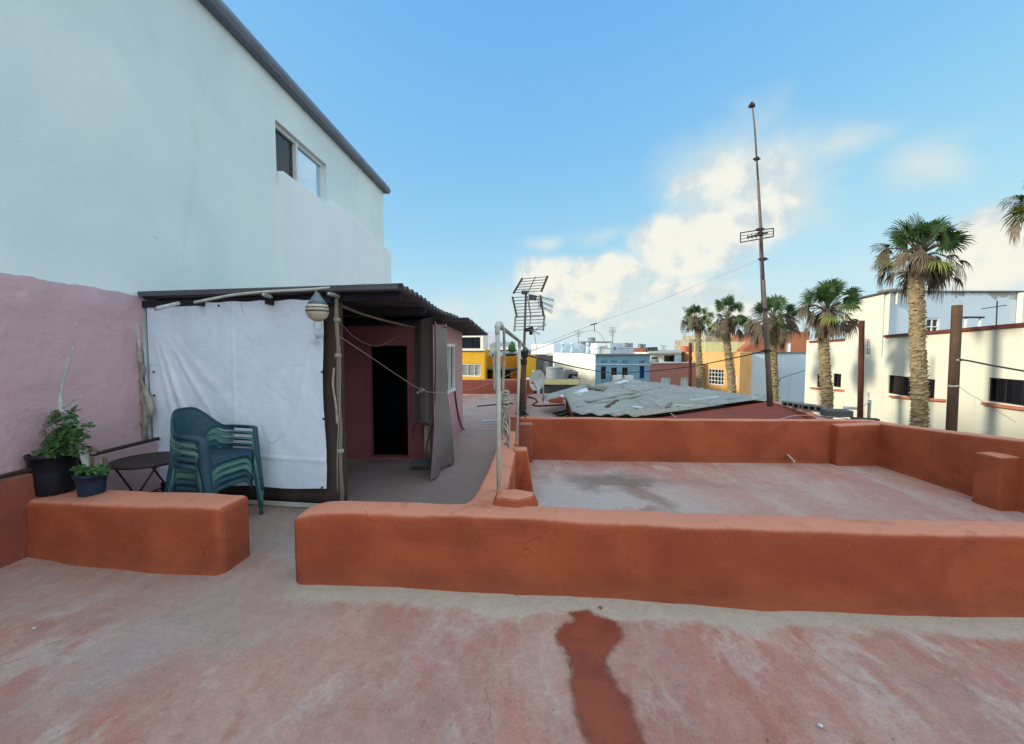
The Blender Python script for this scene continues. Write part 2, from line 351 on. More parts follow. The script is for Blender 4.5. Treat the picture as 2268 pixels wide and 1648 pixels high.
# ---------------------------------------------------------------- terrace floor material
def floor_mat():
    m, t, bs, P = base_mat('terrace')
    sep = t.n('ShaderNodeSeparateXYZ'); t.l(P, sep.inputs[0]); X, Y = sep.outputs[0], sep.outputs[1]
    flatP = t.mapping(P, (1, 1, 0))
    # streaks left by rain running towards the drain, turned about 35 degrees on the right
    strk = t.mapping(flatP, (1, .45, 1), rot=(0, 0, math.radians(38)))
    strl = t.mapping(flatP, (1, .6, 1), rot=(0, 0, math.radians(-12)))
    side = t.ramp(X, -1.3, .9)
    def blot(off, sc, lo, hi):
        def f(v): v = t.mapping(v, loc=(off, off*.7, 0)); return t.math('ADD', t.math('ADD', t.math('MULTIPLY', t.noise(v, sc, 3, .55, .6), .58), t.math('MULTIPLY', t.noise(v, sc*4.3, 5, .65, .8), .27)), t.math('MULTIPLY', t.noise(v, sc*19, 4, .7), .15))
        return t.ramp(t.mix(side, f(strl), f(strk)), lo, hi)
    col = t.mix(blot(0, 1.1, .44, .56), S(178,148,136), S(166,132,122))
    col = t.mix(t.math('MULTIPLY', blot(3, 1.1, .45, .55), .62), col, S(172,116,102))
    col = t.mix(t.math('MULTIPLY', blot(8, 1.7, .50, .60), .75), col, S(184,174,166))
    col = t.mix(t.math('MULTIPLY', blot(14, 2.6, .54, .60), .4), col, S(160,98,82))
    col = t.mix(t.math('MULTIPLY', blot(20, 4.5, .56, .63), .5), col, S(182,168,154))
    dirt = t.ramp(t.noise(flatP, 3.2, 10, .72, 1), .56, .74); col = t.mix(t.math('MULTIPLY', dirt, .4), col, S(104,82,74))
    vo = t.n('ShaderNodeTexVoronoi', feature='DISTANCE_TO_EDGE', i_Scale=1.3)
    wq_ = t.n('ShaderNodeMix', data_type='VECTOR'); wq_.inputs[0].default_value = .25; t.l(flatP, wq_.inputs[4]); nz_ = t.n('ShaderNodeTexNoise', i_Scale=3.0, i_Detail=8.0); t.l(flatP, nz_.inputs['Vector']); t.l(nz_.outputs['Color'], wq_.inputs[5]); t.l(wq_.outputs[1], vo.inputs['Vector'])
    crack = t.math('MULTIPLY', t.ramp(vo.outputs[0], .006, 0), t.ramp(t.noise(flatP, .9, 4, .6), .52, .62)); col = t.mix(t.math('MULTIPLY', crack, .55), col, S(84,62,54))
    warp = t.math('SUBTRACT', t.noise(flatP, 2.2, 9, .68, .5), .5); warp2 = t.math('SUBTRACT', t.noise(t.mapping(flatP, loc=(31, 7, 0)), 2.2, 9, .68, .5), .5)
    def ell(cx, cy, rx, ry, c, k=1.0, soft=.35, w=1.0, rot=0):
        nonlocal col
        x = t.math('ADD', t.math('SUBTRACT', X, cx), t.math('MULTIPLY', warp, w)); y = t.math('ADD', t.math('SUBTRACT', Y, cy), t.math('MULTIPLY', warp2, w))
        ca, sa = math.cos(rot), math.sin(rot)
        u = t.math('ADD', t.math('MULTIPLY', x, ca/rx), t.math('MULTIPLY', y, sa/rx)); v = t.math('ADD', t.math('MULTIPLY', x, -sa/ry), t.math('MULTIPLY', y, ca/ry))
        r = t.math('SQRT', t.math('ADD', t.math('MULTIPLY', u, u), t.math('MULTIPLY', v, v)))
        col = t.mix(t.math('MULTIPLY', t.ramp(r, 1+soft, 1-soft), k), col, c)
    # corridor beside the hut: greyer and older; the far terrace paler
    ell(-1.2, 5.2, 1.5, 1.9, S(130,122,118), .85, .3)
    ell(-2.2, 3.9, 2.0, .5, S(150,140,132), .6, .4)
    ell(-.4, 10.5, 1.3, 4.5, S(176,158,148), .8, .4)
    ell(-1.6, 2.95, .5, .9, S(164,154,148), .7, .5, rot=-.5)
    ell(-2.2, 2.35, .30, .55, S(168,160,156), .6, .6)
    # roof behind the long parapet: whitish left, pink right
    ell(1.1, 4.5, 1.15, 1.35, S(178,174,170), .85, .4)
    ell(3.3, 5.0, 1.6, 1.3, S(182,150,138), .5, .5)
    ell(1.3, 5.45, .55, .32, S(112,98,88), .75, .6, 1.3)
    ell(1.55, 4.9, .16, .55, S(122,88,74), .6, .6, .9, rot=.2)
    ell(1.25, 4.35, .28, .1, S(130,96,80), .6, .6, .9)
    ell(2.3, 5.3, .7, .16, S(150,112,98), .4, .6, 1.0, rot=-.4)
    ell(-2.9, 2.9, 1.6, .35, S(160,142,132), .6, .5)
    # neighbouring roof
    ell(2.0, 9.5, 2.0, 2.6, S(158,142,136), .8, .3)
    # cream-grey cement skim along the foot of the long parapet
    line = t.math('SUBTRACT', t.math('ADD', t.math('MULTIPLY', X, -.085), 2.72), Y)       # >0 away from the wall
    band = t.ramp(t.math('ADD', line, t.math('MULTIPLY', warp, .45)), .12, .02)
    band = t.math('MULTIPLY', band, t.ramp(X, -1.75, -1.35)); band = t.math('MULTIPLY', band, t.math('LESS_THAN', Y, 3.15))
    col = t.mix(t.math('MULTIPLY', band, .85), col, S(182,178,164))
    # ripples of poured cement on the far terrace
    col = t.mix(.17, col, t.mix(t.ramp(t.noise(P, 75, 4, .8), .3, .7), S(84,60,50), S(232,212,196)), 'OVERLAY')
    col = t.mix(.15, col, t.mix(t.ramp(t.noise(P, 13, 9, .78, 1), .3, .7), S(84,62,54), S(232,216,202)), 'OVERLAY')
    spk = t.ramp(t.noise(P, 34, 3, .5), .70, .74); col = t.mix(t.math('MULTIPLY', spk, .5), col, S(66,48,42))
    spw = t.ramp(t.noise(t.mapping(P, loc=(3, 3, 3)), 46, 3, .5), .72, .76); col = t.mix(t.math('MULTIPLY', spw, .5), col, S(206,194,182))
    # long trowel ripples in the cement of the far terrace
    rp = t.ramp(t.noise(t.mapping(flatP, (.8, 5, 1)), 1.6, 6, .6, .8), .56, .66); col = t.mix(t.math('MULTIPLY', t.math('MULTIPLY', rp, t.ramp(Y, 6, 8)), .45), col, S(96,84,80))
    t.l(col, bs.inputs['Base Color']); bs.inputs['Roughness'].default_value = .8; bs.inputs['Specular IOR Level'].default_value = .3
    b = t.n('ShaderNodeBump'); b.inputs['Strength'].default_value = .45; b.inputs['Distance'].default_value = .008
    t.l(t.math('ADD', t.noise(P, 60, 6, .7), t.math('MULTIPLY', t.noise(P, 5, 6, .6, 1), 3)), b.inputs['Height']); t.l(b.outputs[0], bs.inputs['Normal'])
floor_mat()
def stain_mat():
    m, t, bs, P = base_mat('wet_stain')
    f = t.ramp(t.noise(P, 4, 8, .68), .35, .65); col = t.mix(f, S(156,80,50), S(130,64,42))
    pt = t.ramp(t.noise(t.mapping(P, (1, .5, 1)), 7, 8, .75, .6), .55, .70); col = t.mix(t.math('MULTIPLY', pt, .5), col, S(160,90,62))
    col = t.mix(.3, col, t.mix(t.ramp(t.noise(P, 75, 4, .8), .3, .7), S(50,24,18), S(190,110,80)), 'OVERLAY')
    t.l(col, bs.inputs['Base Color']); bs.inputs['Roughness'].default_value = .62
    at = t.n('ShaderNodeAttribute', attribute_name='inside'); e = t.math('ADD', at.outputs['Fac'], t.math('MULTIPLY', t.math('SUBTRACT', t.noise(P, 22, 8, .7, .5), .5), 1.1))
    t.l(t.math('MULTIPLY', t.ramp(e, .12, .95), .90), bs.inputs['Alpha'])
    b = t.n('ShaderNodeBump'); b.inputs['Strength'].default_value = .4; b.inputs['Distance'].default_value = .006
    t.l(t.noise(P, 60, 6, .7), b.inputs['Height']); t.l(b.outputs[0], bs.inputs['Normal'])
stain_mat()
# ---------------------------------------------------------------- camera, world, sun
cam = bpy.data.cameras.new('camera'); co = bpy.data.objects.new('camera', cam); COL.objects.link(co); SC.camera = co
co.location = CAM; co.rotation_euler = (math.radians(90)-PITCH, 0, 0)
cam.sensor_width = 36; cam.lens = 36*F/2268; cam.clip_start = .05; cam.clip_end = 3000
SUN_AZ, SUN_EL = math.radians(-103), math.radians(21)
sd = Vector((math.sin(SUN_AZ)*math.cos(SUN_EL), math.cos(SUN_AZ)*math.cos(SUN_EL), math.sin(SUN_EL)))
sl = bpy.data.lights.new('sun', 'SUN'); sl.energy = 2.1; sl.angle = math.radians(6); sl.color = (1, .92, .76)
so = bpy.data.objects.new('sun', sl); COL.objects.link(so); so.rotation_euler = sd.to_track_quat('Z', 'Y').to_euler()
SC.view_settings.view_transform = 'Standard'; SC.view_settings.look = 'None'; SC.view_settings.exposure = 1.05; SC.view_settings.gamma = 1
def build_world():
    w = bpy.data.worlds.new('World'); SC.world = w; w.use_nodes = True; t = NT(w.node_tree); bg = w.node_tree.nodes['Background']
    sky = t.n('ShaderNodeTexSky', sky_type='NISHITA', sun_disc=False, sun_elevation=SUN_EL, sun_rotation=SUN_AZ, air_density=1.0, dust_density=.4, ozone_density=2.0)
    ss = t.n('ShaderNodeSeparateColor'); t.l(sky.outputs[0], ss.inputs[0]); cm = t.n('ShaderNodeCombineXYZ')
    for i, (k, p, mx) in enumerate(((.106, .80, .285), (.199, .45, .40), (.395, .10, .445))): t.l(t.math('SMOOTH_MIN', t.math('MULTIPLY', t.math('POWER', ss.outputs[i], p), k), mx, .12), cm.inputs[i])
    tc = t.n('ShaderNodeTexCoord'); d = tc.outputs['Generated']
    sp = t.n('ShaderNodeSeparateXYZ'); t.l(d, sp.inputs[0])
    az = t.math('ARCTAN2', sp.outputs[0], sp.outputs[1]); el = t.math('ARCSINE', sp.outputs[2])
    cb = t.n('ShaderNodeCombineXYZ'); t.l(az, cb.inputs[0]); t.l(el, cb.inputs[1]); A = cb.outputs[0]
    nz = t.n('ShaderNodeTexNoise', i_Scale=5.0, i_Detail=4.0, i_Roughness=.55); t.l(A, nz.inputs['Vector'])
    wv = t.n('ShaderNodeVectorMath', operation='MULTIPLY_ADD'); t.l(nz.outputs['Color'], wv.inputs[0]); wv.inputs[1].default_value = (.10, .08, 0); 
    off = t.n('ShaderNodeVectorMath', operation='SUBTRACT'); t.l(A, off.inputs[0]); off.inputs[1].default_value = (.05, .04, 0); t.l(off.outputs[0], wv.inputs[2])
    W = wv.outputs[0]
    def blobs(lst):
        acc = None
        for x, y, rx, ry, k in lst:
            def ae(px, py):
                r = ray(px, py).normalized(); return math.atan2(r.x, r.y), math.asin(r.z)
            a0, e0 = ae(x, y); a1, _ = ae(x+rx, y); _, e1 = ae(x, y-ry)
            s = t.n('ShaderNodeVectorMath', operation='SUBTRACT'); t.l(W, s.inputs[0]); s.inputs[1].default_value = (a0, e0, 0)
            u = t.n('ShaderNodeVectorMath', operation='MULTIPLY'); t.l(s.outputs[0], u.inputs[0]); u.inputs[1].default_value = (1/(a1-a0), 1/(e1-e0), 0)
            ln = t.n('ShaderNodeVectorMath', operation='LENGTH'); t.l(u.outputs[0], ln.inputs[0])
            v = t.math('MULTIPLY_ADD', ln.outputs['Value'], -k, k*1.4)
            acc = v if acc is None else t.math('SMOOTH_MAX', acc, v, .25)
        return acc
    dense = blobs([(1520,545,150,80,1.4), (1620,505,150,70,1.2), (1700,470,80,50,1.0), (1640,410,160,90,.75), (1560,400,90,60,.7), (1230,620,95,50,1.2), (1330,608,90,46,1.3), (1385,605,45,38,1.1), (1300,665,170,42,.9),
                   (1500,640,150,48,.8), (1580,680,150,40,.7), (1400,720,200,26,.5), (2200,545,120,80,1.4), (2290,520,120,80,1.4), (2190,610,140,40,1.1), (2330,600,140,60,1.2), (1210,692,50,22,.8), (1300,690,50,28,.9)])
    soft = blobs([(1640,420,230,160,1.0), (1860,330,150,45,.7), (2040,375,130,75,.9), (1215,542,55,24,.8), (1330,525,90,35,.6), (1430,480,80,22,.35), (1350,700,380,110,1.1), (1560,690,300,90,1.0), (1900,600,300,24,.3), (1420,722,300,45,.9), (1010,690,80,40,.7), (2200,600,250,90,.9), (1240,640,160,70,.7), (900,720,250,30,.6), (2120,300,120,30,.35)])
    fb = t.noise(A, 6.5, 14, .66, .35); fb2 = t.noise(t.mapping(A, (1, 1.5, 1)), 4.0, 10, .6, .4)
    # the same field a little towards the sun gives the lit and shaded sides of each puff
    fl = t.noise(t.mapping(A, loc=(.035, -.03, 0)), 6.5, 5, .5, .25)
    dd = t.ramp(t.math('ADD', dense, t.math('MULTIPLY', t.math('SUBTRACT', fb, .5), 1.5)), .22, .95)
    ds = t.ramp(t.math('ADD', soft, t.math('MULTIPLY', t.math('SUBTRACT', fb2, .5), 1.5)), .05, 1.15)
    shade = t.math('ADD', t.math('MULTIPLY', t.math('SUBTRACT', t.noise(A, 11, 8, .6, .25), t.noise(t.mapping(A, loc=(.022, -.03, 0)), 11, 8, .6, .25)), 2.5), .50)
    low = t.ramp(el, .02, .30)
    lit = t.mix(low, (1.0, .98, .84, 1), (.98, .97, .87, 1)); shd = (.64, .75, .80, 1)
    cc = t.mix(t.ramp(t.math('ADD', shade, t.math('MULTIPLY', t.math('SUBTRACT', dense, .75), .5)), .10, .80), shd, lit)
    K = .46
    
    c1 = t.mix(t.math('MULTIPLY', ds, .75), cm.outputs[0], (.78*K, .86*K, .82*K, 1))
    sc2 = t.n('ShaderNodeVectorMath', operation='SCALE'); t.l(cc, sc2.inputs[0]); sc2.inputs['Scale'].default_value = K
    c2 = t.mix(t.math('MULTIPLY', dd, .96), c1, sc2.outputs[0])
    # unseen broken cloud added overhead and behind the camera to brighten the shade
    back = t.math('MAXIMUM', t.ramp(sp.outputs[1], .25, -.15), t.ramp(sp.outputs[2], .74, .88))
    fill_cloud = t.math('MULTIPLY', back, t.ramp(t.noise(d, 2.2, 8, .6, .4), .36, .56))
    c2 = t.mix(fill_cloud, c2, (.74, .82, .88, 1))
    # the strength stays that of a physical sky: colours above are written for strength 0.12
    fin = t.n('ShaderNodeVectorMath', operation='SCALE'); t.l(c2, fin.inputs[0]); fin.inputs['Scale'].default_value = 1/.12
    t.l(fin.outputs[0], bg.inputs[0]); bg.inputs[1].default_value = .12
build_world()
# ================================================================ setting: ground, terrace floor
g = MB(); g.quad((-900, -900, -7.2), (900, -900, -7.2), (900, 1500, -7.2), (-900, 1500, -7.2)); tag(g.build('ground', 'road'), kind='structure')
WX = lambda y: -4.25+.0484*y                      # face of the tall white building
def floor_sheet(name, x0, x1, y0, y1, st, hole=None):
    nx, ny = int((x1-x0)/st)+1, int((y1-y0)/st)+1
    rows = [[(x0+(x1-x0)*i/nx, y0+(y1-y0)*j/ny, floor_z(x0+(x1-x0)*i/nx, y0+(y1-y0)*j/ny)) for i in range(nx+1)] for j in range(ny+1)]
    return MB().grid(rows)
m = floor_sheet('f', -4, 5.6, -7, 7.2, .12)
tag(m.build('terrace_floor', 'terrace', smooth=True), kind='structure')
m = MB().add([(-4, 7.2, -.004), (5.9, 7.2, -.004), (7.6, 11.9, -.004), (6.2, 15.9, -.004), (-4, 15.9, -.004)], [(0, 1, 2, 3, 4)])
tag(m.build('roof_floor', 'terrace'), kind='structure')
m = MB().prism([(-4, -7, -7.2), (5.58, -7, -7.2), (5.58, 7.2, -7.2), (7.5, 12, -7.2), (6.2, 15.8, -7.2), (-4, 15.8, -7.2)], (0, 0, 7.17))
b = m.build('apartment_block', 'terracotta_old'); b.location = (0, 0, 0); tag(b, 'rust painted block that carries the terrace, below the floor', 'building')
# damp patch on the floor
c = [(1235,1393),(1233,1412),(1243,1432),(1256,1448),(1266,1480),(1264,1510),(1270,1560),(1281,1600),(1301,1648),(1330,1705),(1460,1705),(1425,1640),(1405,1590),(1396,1550),(1372,1530),(1345,1480),(1345,1455),(1366,1432),(1378,1415),(1372,1388),(1345,1370),(1318,1362),(1300,1354),(1262,1358),(1268,1374)]
pts = [G(x, y) for x, y in c]; pts = pts + [pts[0]]
sp = spline(pts, 6)[:-1]; out = []
for i, p in enumerate(sp): 
    q = Vector(p); q.x += .012*noise.noise(q*14); q.y += .02*noise.noise(q*12+Vector((5, 0, 0))); out.append(q)
cen = Vector((sum(p.x for p in out)/len(out), sum(p.y for p in out)/len(out), 0))
from mathutils.geometry import tessellate_polygon
m = MB(); N_ = len(out); ar = sum(out[i].x*out[(i+1) % N_].y-out[(i+1) % N_].x*out[i].y for i in range(N_)); sg = 1 if ar > 0 else -1
nrm = []
for i in range(N_): e = out[(i+2) % N_]-out[(i-2) % N_]; nrm.append(Vector((-e.y, e.x, 0)).normalized()*sg)
rings = [[o+n*d for o, n in zip(out, nrm)] for d in (-.05, -.015, .015, .05)]
vs = [Vector((p.x, p.y, floor_z(p.x, p.y)+.005)) for r in rings for p in r]
fs = [(k*N_+i, k*N_+(i+1) % N_, (k+1)*N_+(i+1) % N_, (k+1)*N_+i) for k in range(3) for i in range(N_)]
fs += [tuple(3*N_+q for q in t) for t in tessellate_polygon([[Vector((v.x, v.y, 0)) for v in rings[3]]])]; m.add(vs, fs)
dp = m.build('damp_patch', 'wet_stain', origin=(cen.x, cen.y, 0), fix=True)
at_ = dp.data.attributes.new('inside', 'FLOAT', 'POINT')
for i in range(4*N_): at_.data[i].value = (0, .3, .7, 1.3)[i//N_]
tag(dp, 'dark red damp patch running down the pale pink floor in front of the long parapet', 'stain')

for (x, y, r, mt, lb) in ((1817, 1608, .010, 'board_white', 'tiny white chip of plaster on the floor near the bottom right'), (1050, 1650, .006, 'stem_dry', 'tiny dark pebble on the foreground floor'), (1330, 1346, .012, 'stem_dry', 'small dark twig on the pale strip in front of the long parapet'), (76, 1392, .008, 'board_white', 'tiny white chip on the floor at the left edge'), (1700, 1640, .007, 'stem_dry', 'tiny dark crumb on the floor at the bottom right'), (1145, 1318, .007, 'stem_dry', 'tiny dark pebble on the pale strip below the long parapet')):
    p = G(x, y, .006); m = MB().lathe([(0, 0), (r, .001), (r*1.1, r*.4), (r*.5, r*.8), (0, r*.85)], p, 7); tag(m.build('pebble', mt, origin=p), lb, 'pebble')
p = G(1088, 932, .012); tag(MB().box(p, (.42, .10, .02), rz=.15).build('white_strip', 'board_white', origin=p), 'thin white board lying on the terrace floor beyond the front clothesline post', 'board')
# ================================================================ low plaster walls
def wall_from(px): return [G(x, y) for x, y in px]
lp = wall_from([(650,1292),(885,1299),(1181,1314),(1359,1324),(1709,1350),(2079,1363),(2268,1362)]); lp.append(lp[-1]+Vector((2.15, -.06, 0)))
hs = []
for x, (bx, by) in zip((713,885,1181,1359,1709,2079,2268), [(p.x, p.y) for p in lp[:-1]]):
    ty = {713:1133, 885:1138, 1181:1150, 1359:1158, 1709:1174, 2079:1184, 2268:1187}[x]; hs.append(D(x, ty, by).z)
hs.append(hs[-1]); lp.insert(1, G(700, 1293.4)); lp.insert(2, G(760, 1295)); hs = [hs[0]-.055, hs[0]-.012, hs[0]]+hs[1:]; print('parapet h', [round(h, 3) for h in hs], 'y', [round(p.y, 2) for p in lp])
m = plaster(MB(), lp, .27, hs, r=.045, seed=1, amp=.010, side=1, end=(True, False))
W1 = tag(m.build('parapet', 'terracotta', smooth=True, origin=(lp[0].x, lp[0].y, 0)), 'long terracotta parapet with a pale top crossing the foreground to the right edge', 'low wall')
lq = wall_from([(49,1229),(156,1246),(333,1267),(484,1274)]); lq[0:0] = [Vector((WX(lq[0].y)+.02, lq[0].y+.0, 0))]
lq[-1] = lq[-1]+Vector((.03, 0, 0))
hl=[D(x,y,lq[i].y).z for i,(x,y) in enumerate(((57,1108),(57,1108),(156,1114),(333,1121),(484,1125)))]; print('left h',hl)
m = plaster(MB(), lq, .34, hl, r=.05, amp=.010, seed=3, side=1, end=(False, True))
tag(m.build('parapet', 'terracotta', smooth=True, origin=(lq[0].x, lq[0].y, 0)), 'short terracotta parapet carrying the two black flower pots, left of the gap', 'low wall')
print('left parapet', [tuple(round(v, 2) for v in p) for p in lq])
# dividing wall running away from the long parapet
dv = lambda y: -.165+.0484*(y-3.27)     # its middle line
pth = [(dv(y)-.115, y) for y in (15.72, 11, 8.2, 7.2)]
m = plaster(MB(), pth, .23, [.5, .5, .52, .53], r=.04, seed=5, step=.25, end=(False, False))
tag(m.build('parapet', 'terracotta_old', smooth=True, origin=(dv(9), 9, 0)), 'low rose wall running back between the two far roofs towards the ochre house', 'low wall')
m = plaster(MB(), [(dv(7.3)-.13, 7.3), (dv(5.98)-.13, 5.98)], .26, [.72, .74], r=.03, seed=6, end=(True, True))
tag(m.build('wall_block', 'terracotta_old', smooth=True, origin=(dv(6), 6, 0)), 'raised dark red block of wall at the foot of the ribbed aerial mast', 'low wall')
m = plaster(MB(), [(dv(5.96)-.115, 5.96), (dv(4.4)-.115, 4.4), (dv(3.55)-.125, 3.55), (dv(3.30)-.16, 3.30), (dv(3.16)-.22, 3.16)], .25, [.53, .53, .525, .525, .525], r=.045, seed=7, end=(False, False))
tag(m.build('parapet', 'terracotta', smooth=True, origin=(dv(4), 4, 0)), 'terracotta dividing wall with white clothesline posts on its top, running back from the long parapet', 'low wall')
# fin buttress leaning on the divider
x0 = dv(4.9)+.13
a, b_, c_, d_ = D(1137, 993, 4.88), D(1168, 993, 4.88), D(1186, 1106, 4.58), D(1137, 1100, 4.58)
m = MB(); zb = -.03
m.hexa([Vector((x0-.03, 4.72, zb)), Vector((c_.x, 4.58, zb)), Vector((c_.x, 4.86, zb)), Vector((x0-.03, 5.0, zb)), Vector((x0-.03, 4.80, a.z)), Vector((b_.x, 4.80, a.z)), Vector((b_.x, 4.98, a.z)), Vector((x0-.03, 4.98, a.z))])
tag(m.build('buttress', 'terracotta', origin=(x0, 4.8, 0), bevel=.02), 'terracotta wedge buttress leaning against the dividing wall', 'buttress')
# plaster lump where the dividing wall meets the parapet
m = MB(); cx, cy = .03, 3.22
ring = [(-.17,-.07),(.02,-.13),(.15,-.04),(.16,.07),(.0,.15),(-.16,.12)]
m.add([(cx+p[0]*1.1, cy+p[1]*1.1, .50) for p in ring]+[(cx+p[0]*.86, cy+p[1]*.86, .585) for p in ring], [tuple(range(6, 12))]+[(i, (i+1) % 6, 6+(i+1) % 6, 6+i) for i in range(6)])
tag(m.build('plaster_lump', 'terracotta', origin=(cx, cy, .52), bevel=.02), 'low terracotta lump of plaster where the dividing wall meets the long parapet', 'plinth')
# far parapet, right parapet and their piers
fp = wall_from([(1150,1017),(1183,1018),(1517,1023.5),(1847,1026)]); fp.append(Vector((5.34, 6.28, 0)))
m = plaster(MB(), fp, .17, [.635, .635, .63, .63, .62], r=.03, seed=9, side=1, end=(False, False))
tag(m.build('parapet', 'terracotta', smooth=True, origin=(fp[2].x, fp[2].y, 0)), 'terracotta parapet along the far side of the inner roof, below the ribbed sheet roof', 'low wall')
rp = [Vector((5.28, 6.5)), Vector((5.27, 5.4)), Vector((5.28, 4.4)), Vector((5.30, 3.4)), Vector((5.33, 2.5)), Vector((5.35, -3))]
m = plaster(MB(), rp, .22, [.60, .66, .74, .80, .84, .84], r=.03, seed=11, side=1, end=(True, False))
tag(m.build('parapet', 'terracotta', smooth=True, origin=(5.28, 4.5, 0)), 'terracotta parapet along the street on the right, in front of the cream building', 'low wall')
m = plaster(MB(), [(4.68, 6.10), (5.30, 6.10)], .26, [.585, .60], r=.03, seed=12, end=(True, False))
tag(m.build('pier', 'terracotta', smooth=True, origin=(4.9, 6.1, 0)), 'square terracotta pier in the corner of the inner roof', 'pier')
m = plaster(MB(), [(5.08, 4.40), (5.34, 4.40)], .26, [.56, .56], r=.02, seed=13, end=(True, False))
tag(m.build('pier', 'terracotta', smooth=True, origin=(5.2, 4.5, 0)), 'terracotta pier against the street parapet at the right edge', 'pier')
m = plaster(MB(), [(dv(6.2)+.13, 6.28), (dv(6.2)+.33, 6.28)], .22, [.57, .57], r=.02, seed=14, end=(False, True))
tag(m.build('pier', 'terracotta_old', smooth=True, origin=(.2, 6.3, 0)), 'narrow red pier behind the second clothesline post', 'pier')
# ledge along the foot of the tall wall
m = plaster(MB(), [(WX(y)+.14, y) for y in (.4, 2.2, 3.1, 3.55)], .155, [.62, .64, .66, .67], r=.02, seed=15, side=1, end=(False, False))
tag(m.build('ledge', 'terracotta_old', smooth=True, origin=(WX(2), 2, 0)), 'old red ledge along the foot of the pink wall at the left edge', 'ledge')
m = plaster(MB(), [(WX(y)+.10, y) for y in (3.80, 4.2, 4.72)], .12, [.66, .66, .66], r=.02, seed=16, side=1, end=(False, False))
tag(m.build('ledge', 'pink_wall', smooth=True, origin=(WX(4), 4, 0)), 'pink ledge behind the round black table', 'ledge')
pts = [(WX(y)+.13, y, z) for y, z in ((.5, .68), (1.6, .69), (2.6, .70), (3.3, .70), (3.9, .70), (4.68, .70))]
tag(MB().tube(pts, .019, 8).build('pipe', 'dark_metal', smooth=True, origin=pts[2]), 'dark iron pipe running along the foot of the pink wall', 'pipe')
# pipe stub poking out of the far parapet
a = D(1745, 1003, 6.33); b2 = D(1760, 1023, 6.0)
tag(MB().tube([a+Vector((0, .1, .01)), b2], .014, 8).build('drain_pipe', 'pvc_white', origin=a), 'short white plastic pipe poking out of the far terracotta parapet', 'pipe')
lump = MB().lathe([(.0, -.06), (.09, -.05), (.08, 0), (.04, .03)], D(1752, 992, 6.34), 10, Vector((0, -1, 0)))
tag(lump.build('plaster_boss', 'terracotta', smooth=True, origin=a), 'small terracotta boss of plaster around the drain pipe', 'plaster')

# ================================================================ tall white building on the left
def onw(x, y, off=0):      # pixel onto the wall plane moved out by off
    A = (WX(0)+off, 0); B = (WX(20)+off, 20); return V(x, y, A, B)
wp = lambda y, off=0: (WX(y)+off, y)
YE = onw(850, 500).y; e1 = onw(860, 430); e0 = onw(430, 0); EZ = e1.z-.1
print('wall end', YE, 'eave', e0, e1)
wt, wb = onw(609, 262), onw(725, 450)
wy0, wy1 = wt.y, wb.y; wz1 = (onw(609,262).z+onw(725,368).z)/2; wz0 = onw(613,376).z-.25
print('window', wy0, wy1, wz0, wz1)
white = thing('white_building', 'tall pale plaster building with a grey eave and a sliding window, filling the left side', 'building', (WX(4), 4, 0))
def holed(mb, P0, P1, z0, z1, holes, depth, inn):
    """vertical wall face from P0 to P1 (xy) with rectangular openings (u0,u1,za,zb) and reveals going along inn"""
    P0 = Vector((P0[0], P0[1], 0)); P1 = Vector((P1[0], P1[1], 0)); L = (P1-P0).length; d = (P1-P0)/L; inn = Vector(inn)*depth
    us = sorted({0, L}|{u for h in holes for u in h[:2]}); zs = sorted({z0, z1}|{z for h in holes for z in h[2:4]})
    for i in range(len(us)-1):
        for j in range(len(zs)-1):
            uc, zc = (us[i]+us[i+1])/2, (zs[j]+zs[j+1])/2
            if any(h[0] < uc < h[1] and h[2] < zc < h[3] for h in holes): continue
            mb.quad(*[P0+d*u+Vector((0, 0, z)) for u, z in ((us[i], zs[j]), (us[i+1], zs[j]), (us[i+1], zs[j+1]), (us[i], zs[j+1]))])
    for u0, u1, za, zb in [h[:4] for h in holes]:
        c = [P0+d*u+Vector((0, 0, z)) for u, z in ((u0, za), (u1, za), (u1, zb), (u0, zb))]
        for k in range(4): mb.quad(c[k], c[(k+1) % 4], c[(k+1) % 4]+inn, c[k]+inn)
    return P0, d
m = MB(); P0, dd_ = holed(m, wp(-16), wp(YE), -7.2, EZ, [((wy0+16)*1.00117, (wy1+16)*1.00117, wz0, wz1)], .16, (-1, .048, 0))
m.quad((WX(YE), YE, -7.2), (-13, YE+.4, -7.2), (-13, YE+.4, EZ), (WX(YE), YE, EZ)); m.quad((-13, -16, -7.2), (-13, YE+.4, -7.2), (-13, YE+.4, EZ), (-13, -16, EZ)); m.quad((WX(-16), -16, -7.2), (-13, -16, -7.2), (-13, -16, EZ), (WX(-16), -16, EZ))
m.build('wall', 'white_wall', white, fix=False)
m = MB(); m.box((-8.4, -2.4, EZ+.10), (8.2, YE*2+5.6-1.0, .14)); 
m = MB().hexa([Vector(p) for p in ((WX(-16)-.1, -16, EZ), (WX(YE)-.1, YE+.1, EZ), (-13, YE+.1, EZ), (-13, -16, EZ), (WX(-16)-.1, -16, EZ+.12), (WX(YE)-.1, YE+.1, EZ+.12), (-13, YE+.1, EZ+.12), (-13, -16, EZ+.12))]); m.build('roof', 'asbestos', white)
eo = .17; m = MB()
prof = [(-.12, .0), (eo-.03, .0), (eo, .06), (eo, .10), (eo-.05, .20), (-.12, .22)]
rows = [[Vector((WX(y)+w, y, EZ+z)) for w, z in prof+[prof[0]]] for y in (-16, YE+.12)]
m.grid(rows)
for r in rows: m.add(r[:-1], [tuple(range(6))])
m.build('eave', 'grey_fascia', white)
